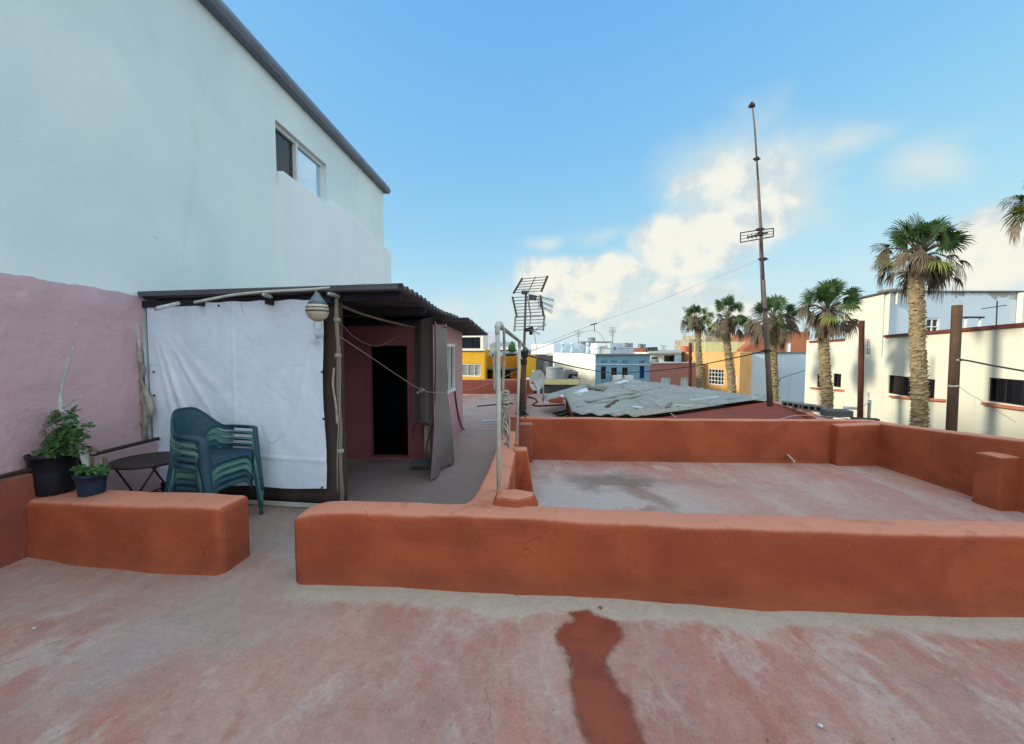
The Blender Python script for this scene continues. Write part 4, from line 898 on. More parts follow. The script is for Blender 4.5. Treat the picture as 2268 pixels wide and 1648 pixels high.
m = MB(); m.tube(spline(br([(163,1004),(157,965),(151,936),(144,918)])), [.03]*18+[.028], 8)
m.tube(spline(br([(150,934),(143,917),(135,906),(134,878),(141,840),(152,796),(161,770)])), [.024-.019*i/36 for i in range(37)], 8)
m.tube(spline(br([(138,904),(152,893),(166,885),(181,878)])), [.009-.004*i/18 for i in range(19)], 6)
m.tube(spline(br([(172,950),(178,934),(192,926)])), .005, 6)
for i in range(16):
    t = i/16; a = br([(134+27*max(0, t-.1)**1.6, 890-118*t)])[0]; m.lathe([(.0, -.004), (.006, 0), (.0, .008)], a+Vector((.014*(-1)**i*(1-t*.6), -.004, 0)), 6)
m.build('trunk', 'bark_white', pl, smooth=True)
random.seed(11); m = MB(); ms = MB()
for k in range(26):
    bx, by = random.uniform(100, 178), random.uniform(930, 990); a = D(random.uniform(105, 165), 1004, Y0+random.uniform(-.1, .1)); b = D(bx, by, Y0+random.uniform(-.12, .1)); ms.tube([a, a.lerp(b, .5)+Vector((random.uniform(-.02, .02), 0, .01)), b], .0025, 4)
def clump(mb, x, y, rx, ry, n, L=.06, Y=Y0):
    for i in range(n):
        a = random.uniform(0, 6.28); r = random.random()**.5; p = D(x+rx*r*math.cos(a), y+ry*r*math.sin(a), Y+random.uniform(-.13, .11))
        d = Vector((random.uniform(-1, 1), random.uniform(-1, .5), random.uniform(-.5, .7))); leaf(mb, p, d, Vector((random.uniform(-.3, .3), -.4, 1)), L*random.uniform(.6, 1.25), L*.55*random.uniform(.7, 1.2))
clump(m, 140, 980, 38, 22, 190); clump(m, 155, 955, 30, 18, 120); clump(m, 172, 962, 20, 14, 50); clump(m, 132, 925, 22, 12, 60); clump(m, 165, 918, 12, 12, 26); clump(m, 195, 943, 14, 8, 16); clump(m, 115, 1000, 38, 8, 70); clump(m, 170, 1000, 20, 8, 30)
m.build('leaves', 'leaf', pl, fix=False); ms.build('stems', 'stem_dry', pl, smooth=True)
m = MB()
for k in range(16):
    b0 = D(70+random.uniform(-2, 12), 1060-random.uniform(0, 50), Y0+random.uniform(-.05, .12)); b1 = D(110+random.uniform(-8, 30), 925+random.uniform(-15, 60), Y0+random.uniform(-.05, .1)); mid = b0.lerp(b1, .5)+Vector((random.uniform(-.06, .02), 0, random.uniform(-.03, .05)))
    m.tube(spline([b0, mid, b1], 4), .0025, 4)
    for i in range(9): leaf(m, b0.lerp(b1, random.random())+Vector((random.uniform(-.03, .03), 0, 0)), Vector((random.uniform(-1, 1), -.3, random.uniform(-1, .4))), Vector((0, -.5, 1)), .03, .014)
clump(m, 125, 920, 20, 10, 50, .04); clump(m, 172, 985, 16, 20, 30, .04)
m.build('dry_foliage', 'leaf_dry', pl, fix=False)
pl2 = thing('succulent', 'low leafy plant with pale stubby stems growing in the small blue pot', 'plant', p2+Vector((0, 0, .17))); Yb = p2.y
m = MB(); m.tube(spline([D(x, y, Yb+.03) for x, y in ((200,1048),(194,1030),(187,1008),(184,992))]), [.03]*12+[.028]*6+[.012], 9); m.build('stem', 'bark_white', pl2, smooth=True)
for q, r_ in ((((204,1048),(204,1025),(203,1010)), .013), (((232,1046),(233,1028),(232,1012)), .015), (((196,1000),(205,992),(214,1000)), .012)): MB().tube(spline([D(x, y, Yb+.02) for x, y in q]), r_, 8).build('dry_stem', 'stem_dry', pl2, smooth=True)
m = MB(); clump(m, 185, 1042, 22, 9, 90, .05, Yb); clump(m, 225, 1038, 14, 8, 60, .05, Yb); clump(m, 205, 1046, 36, 4, 50, .05, Yb); m.build('leaves', 'leaf', pl2, fix=False)
m = MB(); clump(m, 200, 1002, 14, 8, 26, .04, Yb+.05); m.build('dry_leaves', 'leaf_dry', pl2, fix=False)

# ================================================================ clothesline frame, ropes, aerial mast
f1b = D(1105, 1103, 3.25); f1b.z = .55; f1t = D(1102, 722, 3.25); f2b = D(1144, 987, 5.10); f2b.z = .52; f2t = D(1151, 760, 5.10); f3 = D(1169, 776, 6.15)
fr = thing('clothesline_stand', 'white pipe clothesline frame with ropes, standing on the dividing wall', 'clothesline frame', f1b)
MB().tube([f1b, f1b.lerp(f1t, .5)+Vector((.003, 0, 0)), f1t], .0175, 14).build('post', 'pvc_white', fr, smooth=True)
MB().lathe([(.021, 0), (.021, .05), (.019, .055)], f1b-Vector((0, 0, .01)), 12).build('rusty_foot', 'trim_orange', fr, smooth=True)
MB().tube([f2b, f2t], .016, 14).build('post', 'pvc_white', fr, smooth=True)
MB().lathe([(.021, 0), (.021, .06), (.018, .065)], f2b-Vector((0, 0, .01)), 12).build('rusty_foot', 'trim_orange', fr, smooth=True)
e = D(1112, 727, 3.5)
m = MB(); m.tube(spline([f1t-Vector((0, 0, .06)), f1t+Vector((0, 0, -.01)), f1t+Vector((.012, .05, .018)), f1t+Vector((.02, .14, .010)), f1t+Vector((.025, .22, -.005))]), [.019]*6+[.024]*6+[.023]*13, 12); m.build('elbow', 'pvc_white', fr, smooth=True)
MB().tube([f1t+Vector((.025, .2, 0)), f2t+Vector((0, 0, .02)), f3], [.0175, .0175, .0165], 12).build('top_rail', 'galv', fr, smooth=True)
m = MB(); m.lathe([(.017, -.05), (.022, -.045), (.022, .03), (.018, .035)], f2t, 12); m.build('tee_joint', 'pvc_white', fr, smooth=True)
def hank(p, L, n, spread, r=.006, seed=1, mat='rope', name='rope', label='', cat_='rope'):
    random.seed(seed); m = MB()
    for i in range(n):
        a = p+Vector((random.uniform(-spread, spread)*.6, random.uniform(-spread, spread)*.6, 0)); l = L*random.uniform(.7, 1)
        m.tube(spline([a, a+Vector((random.uniform(-spread, spread), random.uniform(-spread, spread), -l*.33)), a+Vector((random.uniform(-spread, spread), random.uniform(-spread, spread), -l*.66)), a+Vector((random.uniform(-spread, spread), 0, -l))], 4), r, 6)
    return m
p = D(1117, 735, 3.5); q = D(1116, 860, 3.5)
m = MB(); m.tube(spline([D(1116, 729, 3.42), D(1117, 780, 3.5), D(1115, 830, 3.5), D(1114, 866, 3.48)]), .011, 8)
for i in range(5):
    cc = D(1119, 870+i*8, 3.46); m.tube([cc+Vector((.028*math.cos(t)*(1-.06*i), .024*math.sin(t), .012*math.sin(t+i))) for t in [6.28*k/12 for k in range(13)]], .0105, 7)
tag(m.build('rope_coil', 'rope', smooth=True, origin=q), 'pale rope wound into a fat knot hanging beside the front clothesline post', 'rope')
hk = hank(D(1118, 900, 3.46), .34, 9, .035, .0065, 5); tag(hk.build('rope_tail', 'rope', smooth=True, origin=D(1118, 900, 3.46)), 'loose bundle of grey rope tails hanging below the knotted rope', 'rope')
m = MB(); m.tube(spline([D(1118, 920, 3.46), D(1124, 950, 3.44), D(1122, 968, 3.42), D(1115, 985, 3.4)]), .007, 6); tag(m.build('rope_end', 'rope', smooth=True, origin=D(1118, 920, 3.46)), 'single rope end curling down onto the dividing wall', 'rope')
m = MB(); m.tube(spline([D(1098, 776, 3.24), D(1093, 800, 3.22), D(1095, 830, 3.22), D(1095, 866, 3.22)], 8), .0085, 7)
tag(m.build('rope', 'rope', smooth=True, origin=D(1095, 866, 3.22)), 'short frayed rope hanging along the left side of the front clothesline post', 'rope')
# aerial mast
mb_ = D(1156, 921, 6.22); mb_.z = .72
am = thing('aerial_mast', 'grey mast carrying a grid television aerial, lashed behind the clothesline frame', 'aerial', mb_)
MB().tube([mb_, D(1160, 800, 6.22), D(1165, 645, 6.22)], [.022, .02, .014], 10).build('mast', 'rust_mast', am, smooth=True)
random.seed(4); m = MB()
m.tube([D(1157, 918, 6.16), D(1162, 790, 6.16)], .034, 9); m.tube([D(1151, 912, 6.14), D(1158, 800, 6.14)], .018, 8)
m.build('backing_post', 'wood_dark', am, smooth=True)
m = MB()
for (x, y, n, r) in ((1162, 783, 7, .045), (1160, 800, 5, .04), (1158, 897, 6, .04), (1154, 888, 3, .045)):
    cc = D(x, y, 6.15)
    for i in range(n): m.tube([cc+Vector((r*math.cos(t), r*math.sin(t), .012*(i-n/2)+random.uniform(-.02, .02)*math.sin(t+i))) for t in [6.28*k/12 for k in range(13)]], .009, 6)
m.build('lashing', 'rope_dark', am, smooth=True)
hank(D(1156, 897, 6.12), .20, 8, .07, .008, 8).build('lashing_tails', 'rope_dark', am, smooth=True)
def gridpanel(c, bars, name):      # c: TL,TR,BR,BL points
    m = MB(); TL, TR, BR, BL = c
    m.bar(TL, BL, .028, .012); m.bar(TR, BR, .028, .012)
    for i in range(bars): t = (i+.3)/(bars-.4); m.tube([TL.lerp(BL, t), TR.lerp(BR, t)], .0058, 5)
    m.bar(TL.lerp(TR, .52), BL.lerp(BR, .52), .01, .006)
    m.build(name, 'alu', am)
gridpanel([D(1157, 616, 5.95), D(1213, 611, 5.95), D(1199, 646, 6.2), D(1137, 650, 6.2)], 6, 'reflector')
gridpanel([D(1135, 657, 6.2), D(1197, 654, 6.2), D(1204, 700, 6.28), D(1145, 703, 6.28)], 7, 'reflector')
gridpanel([D(1142, 701, 6.28), D(1206, 698, 6.28), D(1203, 732, 6.1), D(1139, 733, 6.1)], 5, 'reflector')
m = MB(); cc = D(1180, 659, 6.1); m.box(cc, (.11, .07, .07), ry=.2); m.box(D(1162, 648, 6.15), (.09, .06, .05)); m.box(D(1198, 668, 6.0), (.03, .04, .15)); m.build('dipole_box', 'concrete_dark', am, bevel=.01)
m = MB()
for (x0_, y0_, x1_, y1_) in ((1185,655,1227,664),(1190,662,1224,679),(1192,672,1222,692),(1175,735,1210,717),(1172,729,1196,739),(1160,731,1185,730)): m.tube([D(x0_, y0_, 6.08), D(x1_, y1_, 5.9)], .005, 5); m.tube([D(x0_, y0_+4, 6.08), D(x1_, y1_+3, 5.9)], .003, 5)
for i in range(7):
    x, y = 1192+5*i, 657+1.3*i
    m.tube([D(x, y-3, 6.0), D(x+2, y+4, 6.0)], .003, 4); m.tube([D(x-1, y+8, 6.0), D(x+2, y+15, 6.0)], .003, 4); m.tube([D(x-2, y+20, 6.0), D(x+2, y+26, 6.0)], .003, 4)
m.build('directors', 'alu', am)
m = MB(); m.box(D(1172, 729, 6.05), (.12, .06, .05), ry=-.3); m.box(D(1176, 737, 6.05), (.05, .05, .06)); m.build('amplifier', 'dark_metal', am, bevel=.008)
m = MB(); m.tube(spline([D(1171, 648, 6.15), D(1173, 680, 6.15), D(1176, 700, 6.15), D(1172, 728, 6.1)]), .005, 6); m.tube(spline([D(1182, 735, 6.1), D(1187, 760, 6.1), D(1189, 780, 6.1), D(1188, 800, 6.1)]), .004, 6); m.build('aerial_cable', 'wire_pale', am, smooth=True)
# ================================================================ houses
def window(par, P0, d, inn, h, kind):
    u0, u1, z0, z1 = h; up = Vector((0, 0, 1)); pt = lambda u, z, k=0: P0+d*u+up*z+Vector(inn)*k
    kinds = {'dark': ('frame_dark', 'dark_glass', 2, 1, .04), 'white': ('frame_white', 'dark_glass', 2, 2, .07), 'grille': ('frame_white', 'dark_glass', 5, 4, .05), 'shutter': ('frame_white', 'frame_white', 3, 1, .05),
             'hole': (None, 'dark_glass', 1, 1, 0), 'door_blue': ('frame_dark', 'blue_door', 1, 1, .04), 'pale': ('frame_white', 'pale_blue', 2, 1, .05), 'white_door': ('frame_white', 'frame_white', 1, 1, .04), 'louvre': ('street_blue', 'frame_dark', 1, 4, .05), 'slider': ('frame_dark', 'dark_glass', 3, 1, .035)}
    fm, pm, nx, ny, fw = kinds[kind]; w, hh = u1-u0, z1-z0; fw = min(fw, w*.16)
    if fm:
        m = MB(); k = .05
        m.bar(pt(u0+fw/2, z0, k), pt(u0+fw/2, z1, k), fw, .05); m.bar(pt(u1-fw/2, z0, k), pt(u1-fw/2, z1, k), fw, .05)
        m.bar(pt(u0+fw, z0+fw/2, k), pt(u1-fw, z0+fw/2, k), .05, fw); m.bar(pt(u0+fw, z1-fw/2, k), pt(u1-fw, z1-fw/2, k), .05, fw)
        for i in range(1, nx): m.bar(pt(u0+w*i/nx, z0+fw, k+.003), pt(u0+w*i/nx, z1-fw, k+.003), fw*.7, .04)
        for i in range(1, ny): m.bar(pt(u0+fw, z0+hh*i/ny, k+.006), pt(u1-fw, z0+hh*i/ny, k+.006), .035, fw*.6)
        f = m.build('shutter' if kind in ('shutter', 'pale') else 'door' if 'door' in kind else 'window', fm, par)
    m = MB(); k = .085; m.quad(pt(u0, z0, k), pt(u1, z0, k), pt(u1, z1, k), pt(u0, z1, k))
    if not fm: m.build('window', pm, par)
    else: m.build('panel' if kind in ('shutter', 'pale') or 'door' in kind else 'pane', pm, f)
    if kind == 'shutter':
        m = MB()
        for i in range(10): z = z0+hh*(i+.5)/10; m.bar(pt(u0+w*.12, z, .07), pt(u1-w*.12, z, .07), .03, .02)
        m.build('slats', 'concrete', f)
def house(name, label, x0, d0, x1, d1, ytop, depth, mat, wins=(), cat_='building', z0=-7.2, cap=None, roof='concrete', roof_drop=.12, ledges=(), recess=.13, group=None):
    A = D(x0, 770, d0); B = D(x1, 770, d1); A.z = B.z = 0; d = (B-A).normalized(); inn = Vector((-d.y, d.x, 0)); L = (B-A).length
    zt = (D(x0, ytop, d0).z+D(x1, ytop, d1).z)/2; base = (A.x, A.y, z0 if z0 > -7 else -7.2)
    t = thing(name, label, cat_, base, group); holes = []
    for w in wins:
        pa, pb = V(w[0], w[1], A, B), V(w[2], w[3], A, B); pc, pd = V(w[2], w[1], A, B), V(w[0], w[3], A, B)
        ua, ub = (Vector((pa.x, pa.y, 0))-A).dot(d), (Vector((pb.x, pb.y, 0))-A).dot(d); za, zb = (pb.z+pd.z)/2, (pa.z+pc.z)/2
        holes.append((max(.03, ua), min(L-.03, ub), za, min(zb, zt-.03)))
    m = MB(); P0, dd = holed(m, A, B, z0, zt, holes, recess, inn)
    push = Vector((0, depth, 0)); c = [A, B, B+push, A+push]
    for i in (1, 2, 3): a, b = c[i], c[(i+1) % 4]; m.quad(a+Vector((0, 0, z0)), b+Vector((0, 0, z0)), b+Vector((0, 0, zt)), a+Vector((0, 0, zt)))
    # parapet thickness
    e = .15; ic = [A+d*e+inn*e, B-d*e+inn*e, B+push-inn*e-d*e, A+push-inn*e+d*e]
    for i in range(4): a, b, b2, a2 = c[i], c[(i+1) % 4], ic[(i+1) % 4], ic[i]; z = Vector((0, 0, zt)); m.quad(a+z, b+z, b2+z, a2+z); m.quad(a2+z, b2+z, b2+z-Vector((0, 0, roof_drop+.1)), a2+z-Vector((0, 0, roof_drop+.1)))
    m.build('wall', mat, t, fix=False)
    m = MB(); z = Vector((0, 0, zt-roof_drop)); m.quad(*[q+z for q in ic]); m.build('roof', roof, t)
    for h, w in zip(holes, wins): window(t, P0, dd, inn, h, w[4])
    if cap:
        m = MB(); zz = zt+.02; m.bar(A-d*.04-inn*.03+Vector((0, 0, zz)), B+d*.04-inn*.03+Vector((0, 0, zz)), .12, .07, up=(0, 0, 1)); m.build('coping', cap, t)
    for (xa, ya, xb, yb, lm, pr) in ledges:
        pa, pb = V(xa, ya, A, B), V(xb, yb, A, B); m = MB(); m.bar(pa-inn*pr/2, pb-inn*pr/2, pr, .09); m.build('ledge', lm, t)
    t['_'] = 0; del t['_']
    return t, A, B, d, inn, zt
# --- behind the far terrace
rw = [(D(900, 870, 15.8).x, 15.75), (D(1168, 864, 15.8).x+.25, 15.75)]
m = plaster(MB(), rw, .2, [.50, .53], r=.03, step=.3, end=(False, False)); tag(m.build('parapet', 'terracotta_old', smooth=True, origin=(rw[1][0], 15.75, 0)), 'red brick-coloured parapet closing the far terrace below the yellow houses', 'low wall')
house('yellow_house', 'bright yellow house with a white shuttered window beyond the far terrace', 985, 18.2, 1073, 17.6, 776, 6, 'yellow', [(1020,806,1065,834,'shutter')], cap='frame_white')
t, A, B, d, inn, zt = house('rooftop_room', 'white rooftop room with a wide black window, on top of the bright yellow house', 990, 19.0, 1070, 18.6, 739, 4, 'cream_pale', [(1000,747,1064,772,'slider')], z0=1.3)
t, A, B, d, inn, zt = house('ochre_house', 'long ochre house with black square windows, behind the clothesline frame', 1073.5, 19.6, 1148, 19.3, 789, 5, 'ochre', [(1075,819,1091,839,'hole'), (1108,819,1130,839,'hole')], ledges=[(1073.5,816,1146,816,'concrete',.25)])
house('ochre_house', 'narrow orange-yellow house wing right of the clothesline frame, with a small white lamp', 1146, 18.2, 1187, 18.6, 789, 5, 'yellow', [], cap=None)
tag(MB().lathe([(.0, -.08), (.05, -.05), (.06, 0), (0, .03)], D(1181, 821, 18.1), 10).build('wall_lamp', 'frame_white', smooth=True, origin=D(1181, 821, 18.1)), 'small white lamp on the orange-yellow house wing', 'lamp')
house('pale_house', 'pale lilac rendered house standing behind the yellow house', 1068, 27, 1098, 27, 734, 6, 'lilac_wall')
house('pale_house', 'pale blue-grey house with a flat roof behind the ochre house', 1098, 30, 1142, 30, 757, 6, 'pale_blue')
t, A, B, d, inn, zt = house('rooftop_shack', 'low white rooftop shack with dark open bays on the ochre house', 1075, 23.5, 1150, 23.5, 768, 3, 'cream_pale', [(1078,775,1092,783,'hole'), (1100,775,1146,783,'hole')], z0=1.0)
t, A, B, d, inn, zt = house('rooftop_shack', 'pale blue rooftop hutch with black openings just above the ochre wall', 1070, 21.5, 1148, 21.5, 779, 2, 'pale_blue', [(1090,784,1106,789,'hole'), (1118,783,1146,789,'hole')], z0=.9)
def dish(x, y, Y, r, face, label, arm=True, base=None):
    c = D(x, y, Y); t = thing('satellite_dish', label, 'satellite dish', c if base is None else base); f = Vector(face).normalized()
    prof = [(.0, 0), (r*.35, r*.02), (r*.7, r*.10), (r, r*.22), (r*1.02, r*.22), (r*.7, r*.06), (r*.3, -.01)]
    m = MB(); k = len(m.v); R = f.to_track_quat('Z', 'Y').to_matrix(); n = 28
    for rr, z in prof:
        for j in range(n): a = 6.2832*j/n; m.v.append(tuple(c+R @ Vector((rr*math.cos(a), rr*1.08*math.sin(a), z))))
    for i in range(len(prof)-1):
        for j in range(n): a, b = i*n+j, i*n+(j+1) % n; m.f.append((a, b, b+n, a+n))
    m.build('reflector', 'dish', t, smooth=True)
    if arm: tip = c+f*r*.9+Vector((0, 0, -r*.35)); m = MB(); m.tube([c+Vector((0, 0, -r*.95))+f*.1*r, tip], .012, 6); m.tube([tip-f*.03, tip+f*.05], .03, 8); m.build('feed_arm', 'trim_orange', t, smooth=True)
    if base is not None: MB().tube([base, Vector((base.x, base.y, c.z-.08)), c-f*.06], .022, 8).build('pole', 'pvc_white', t, smooth=True)
    return t
dish(1094, 770, 20.5, .22, (-.3, -1, .2), 'small round satellite dish on the roof beside the white rooftop room', arm=False)
dish(1192, 843, 11.3, .255, (-.80, -.9, .25), 'white rust-stained satellite dish on a white pole, left of the ribbed sheet roof', base=D(1203, 889, 11.4)*1)
m = MB(); m.lathe([(0, 0), (.16, 0), (.2, .1), (.16, .35), (.05, .5), (.0, .55)], D(1134, 779, 21.4), 10); tag(m.build('roof_bush', 'leaf', smooth=True, origin=D(1134, 779, 21.4)), 'small green bush in the corner of the shack roof behind the clothesline', 'bush')
house('stone_ruin', 'grey rubble-stone house with a ragged top, left of the large white wall', 1187, 28, 1230, 28, 788, 6, 'concrete_dark')
house('pale_house', 'pale cream house in the distance just right of the aerial mast', 1183, 40, 1228, 38, 762, 6, 'cream_pale')
# cream strip, blue-grey wall and the neighbouring yard
house('garage', 'low grey wall with a pale yellow-green band under the big cylindrical water tank', 1194, 16.6, 1286, 17.0, 839, 4, 'concrete_dark', z0=-7.2, roof='concrete')
tag(MB().box(D(1240, 846, 16.55), (1.52, .1, .2)).build('painted_band', 'olive_house', origin=D(1240, 848, 16.5)), 'pale yellow-green painted band below the water tank', 'band')
house('outhouse', 'small blue-grey outhouse with a dark opening behind the satellite dish', 1170, 15.9, 1196, 16.1, 845, 2, 'pale_blue', [(1172,862,1190,874,'hole')], z0=-.01)
def tank(x, ybot, ytop, wpx, Y, label, mat='tank_grey', group=None):
    b = D(x, ybot, Y); tp = D(x, ytop, Y); r = pxr(wpx/2, Y); h = tp.z-b.z
    t = thing('water_tank', label, 'water tank', b, group)
    prof = [(0, 0), (r, 0)]
    for i in range(4): prof += [(r, h*.88*(i+.1)/4), (r*1.02, h*.88*(i+.5)/4), (r, h*.88*(i+.9)/4)]
    MB().lathe(prof+[(r, h*.88)], b, 24).build('barrel', mat, t, smooth=True)
    MB().lathe([(r*1.05, h*.88), (r*1.05, h*.92), (r*.5, h*.98), (r*.2, h), (0, h)], b, 24).build('lid', mat, t, smooth=True)
    return t
tank(1228, 840, 812, 38, 18.0, 'big grey cylindrical water tank on the grey garage roof'); tank(1209, 822, 801, 13, 20, 'small pale water tank behind the big grey tank')
house('animal_shed', 'low dark-roofed shack beside the big cylindrical water tank', 1249, 18.4, 1281, 18.6, 823, 1.5, 'concrete', [(1259,828,1270,838,'hole'), (1271,828,1279,838,'hole')], z0=.2, roof='concrete_dark')
house('white_house', 'large blank white side wall of a house left of the pale blue facade', 1228, 27, 1319, 22.3, 784, 5, 'cream_pale', [(1238,805,1239.5,806,'hole')])
t, A, B, d, inn, zt = house('blue_house', 'pale blue house with four slatted vents, black windows and a bright blue door', 1319.6, 22.3, 1440, 24.2, 786, 4.7, 'street_blue',
    [(1331,812,1342,840,'dark'), (1354,814,1366,846,'dark'), (1378,814,1390,846,'dark'), (1417,811,1427,838,'door_blue')]+[(a, 798, a+13, 806, 'louvre') for a in (1331, 1353, 1377, 1416)]+[(a, 842, a+13, 848, 'louvre') for a in (1331, 1416)], cap='concrete')
MB().bar(V(1319, 807, A, B)-inn*.02, V(1440, 808, A, B)-inn*.02, .04, .05).build('string_course', 'pale_blue', t)
for x in (1354, 1379): p = V(x+6, 838, A, B)-inn*.2; q = MB().box(p, (.5, .3, .35), rz=.1).build('air_conditioner', 'frame_white', t, bevel=.02)
m = MB(); za = zt+.02
for i in range(9): p = A.lerp(B, i/8)+inn*.2; m.tube([p+Vector((0, 0, za)), p+Vector((0, 0, za+.32))], .015, 5)
m.tube([A+inn*.2+Vector((0, 0, za+.32)), B+inn*.2+Vector((0, 0, za+.32))], .015, 5); m.build('railing', 'galv', t)
t, A, B, d, inn, zt = house('pale_blue_house', 'long pale blue block with chimney pipes above the white and blue houses', 1226, 36, 1328, 36, 759, 8, 'pale_blue')
for x in (1246, 1267, 1301): p = D(x, 787, 35.7); m = MB().lathe([(0, 0), (.22, 0), (.1, .6), (.09, .85), (.16, .9), (.16, 1.02), (0, 1.05)], p, 10); m.build('chimney_pipe', 'pale_blue', t, smooth=True)
p = D(1310, 759, 37); tank(1310, 758, 747, 17, 37, 'dark tank on the roof of the long pale blue block')
tag(MB().box(D(1318, 758, 36.4), (2.6, 1.5, .12)).build('roof_slab', 'concrete', origin=D(1318, 758, 36.4)), 'thin dark slab roof beside the dark tank on the long blue block', 'roof')
house('stair_house', 'white stair house with a cream door above the pale blue facade', 1322, 33, 1352, 33, 760, 3, 'white_plaster', [(1327,767,1345,785,'white_door')])
house('pale_blue_house', 'pale blue house with roof clutter right of the white stair house', 1350, 35, 1402, 35.5, 760, 6, 'pale_blue', [(1360,769,1364,776,'hole')])
for x, w in ((1385, 12), (1397, 9)): tank(x, 769, 759, w, 34.6, 'squat grey tank %s on the pale blue roof' % ('left of its twin' if x == 1385 else 'right of its twin'))
t, A, B, d, inn, zt = house('orange_house', 'small orange rooftop house with two pale tanks far away', 1404, 41, 1433, 41, 771, 4, 'orange_house')
tank(1417, 771, 761, 10, 41.5, 'left pale tank on the small orange rooftop house'); tank(1426, 771, 762, 8, 41.5, 'right pale tank on the small orange rooftop house')
m = MB(); p0, p1 = D(1432, 771, 40), D(1455, 770, 40); m.bar(p0, p1, .12, .12); m.bar(p0-Vector((0, 0, .7)), p1-Vector((0, 0, .7)), .12, .12)
for i in range(7): q = p0.lerp(p1, i/6); m.bar(q, q-Vector((0, 0, .7)), .14, .1)
tag(m.build('balustrade', 'frame_dark', origin=p0-Vector((0, 0, .7))), 'black roof balustrade beside the small orange rooftop house', 'balustrade')
house('white_house', 'low white house behind the black balustrade', 1430, 42, 1500, 42, 778, 5, 'cream_pale')
t, A, B, d, inn, zt = house('rooftop_shack', 'white shack with a sloping pale roof and dark openings above the rose house', 1439, 30, 1508, 30, 781, 4, 'cream_pale', [(1443,791,1458,801,'hole'), (1471,787,1494,801,'hole')], z0=.3)
MB().hexa([D(1436, 784, 29.6), D(1510, 783, 29.6), D(1512, 776, 33), D(1436, 780, 33), D(1436, 782, 29.6), D(1510, 780, 29.6), D(1512, 774.5, 33), D(1436, 778, 33)]).build('roof_sheet', 'asbestos_pale', t)
tag(MB().box(D(1503, 795, 29.4), (.35, .1, .5)).build('blue_board', 'street_blue', origin=D(1503, 800, 29.4)), 'small bright blue board beside the white shack', 'board')
tank(1450, 803, 795, 17, 27.6, 'squat white tank on the roof edge of the rose house')
house('orange_house', 'orange rooftop house left of the first palm', 1506, 33, 1545, 33, 782, 5, 'orange_house')
tank(1517, 783, 766, 18, 33.6, 'round orange-pink tank on the orange rooftop house', 'orange_house')
house('rooftop_room', 'narrow beige rooftop room just behind the first palm crown', 1525, 35, 1556, 35, 752, 3, 'crumbling')
t, A, B, d, inn, zt = house('rose_house', 'dusty rose house with two pale blue shutters beyond the sheet roof', 1438, 27, 1556, 28, 804, 6, 'rose', [(1464,836,1485,858,'pale'), (1508,836,1525,858,'pale')], cap='frame_white')
house('apricot_house', 'apricot house front with a white barred window between the palm trunks', 1553, 28.5, 1640, 26.0, 781, 5, 'apricot', [(1569,817,1603,852,'grille'), (1622,832,1631,854,'grille')])
house('apricot_house', 'deeper orange end wall of the apricot house beside the blank white wall', 1640, 26.0, 1665.5, 27.6, 780, 4, 'apricot')
house('olive_house', 'pale olive-yellow house rising behind the apricot house', 1562, 33, 1650, 32, 757, 5, 'olive_house')
house('crumbling_house', 'cream house with a crumbling stained top behind the olive-yellow one', 1563, 36, 1690, 36, 740, 5, 'crumbling')
# stepped brick-coloured house: sloping left gable
t, A, B, d, inn, zt = house('brick_red_house', 'brick-red house with a sloping left gable and a narrow white door behind the third palm', 1700, 31, 1792, 30, 735, 6, 'brick_house', [(1742,759,1751,780,'white_door'), (1712,764,1722,780,'hole')])
P = [D(1646, 790, 31.3), D(1646, 774, 31.3), D(1672, 752, 31.2), D(1700, 737, 31), D(1700, 790, 31)]; MB().prism(P, (0, 3, 0)).build('gable', 'brick_house', t)
house('white_yard_wall', 'blank pale blue-white wall of a house between the apricot and cream houses', 1665, 28.2, 1791, 27.8, 781, 8, 'pale_blue', cap='concrete')
# --- big cream building along the street
F0, F1, F2, F3, F4 = [Vector(p) for p in ((17.25, 25.2, 0), (16.75, 21.8, 0), (15.55, 17.8, 0), (14.02, 11.75, 0), (11.6, 2.2, 0))]
cb = thing('cream_building', 'long cream street building with red ledges and black windows behind the palms', 'building', (15.5, 15, -7.2))
zr1 = 2.16; ztp = 3.98
def facade(par, A, B, z0, z1, wins, name='wall', mat='cream', top=.25, z1b=None):
    d = (B-A).normalized(); inn = Vector((-d.y, d.x, 0)); L = (B-A).length; holes = []
    for w in wins:
        pa, pb, pc, pd = V(w[0], w[1], A, B), V(w[2], w[3], A, B), V(w[2], w[1], A, B), V(w[0], w[3], A, B)
        f = lambda q: (Vector((q.x, q.y, 0))-A).dot(d); holes.append((f(pa), f(pb), (pb.z+pd.z)/2, (pa.z+pc.z)/2))
    m = MB(); P0, dd = holed(m, A, B, z0, z1, holes, .16, inn)
    if z1b: m.v = [(v[0], v[1], v[2]+(z1b-z1)*(Vector((v[0], v[1], 0))-A).dot(d)/L if abs(v[2]-z1) < 1e-6 else v[2]) for v in m.v]
    a, b = A+Vector((0, 0, z1)), B+Vector((0, 0, z1b or z1)); m.quad(a, b, b+inn*top, a+inn*top); m.quad(a+inn*top, b+inn*top, b+inn*top-Vector((0, 0, .5)), a+inn*top-Vector((0, 0, .5)))
    m.build(name, mat, par, fix=False)
    for h, w in zip(holes, wins): window(par, P0, dd, inn*1.3, h, w[4])
    return d, inn
F4 = F2+(F3-F2)*2.3
facade(cb, F0, F1, -7.2, zr1-.03, [(1810,829,1822,858,'slider'), (1846,828,1871,858,'slider')])
facade(cb, F1, F2, -7.2, ztp, [(1916,752,1926,788,'white'), (1917,868,1926,900,'white')])
facade(cb, F2, F4, -7.2, 2.13, [(1968,835,2069,879,'slider'), (2190,840,2300,896,'slider')], z1b=2.13+.22*2.3)
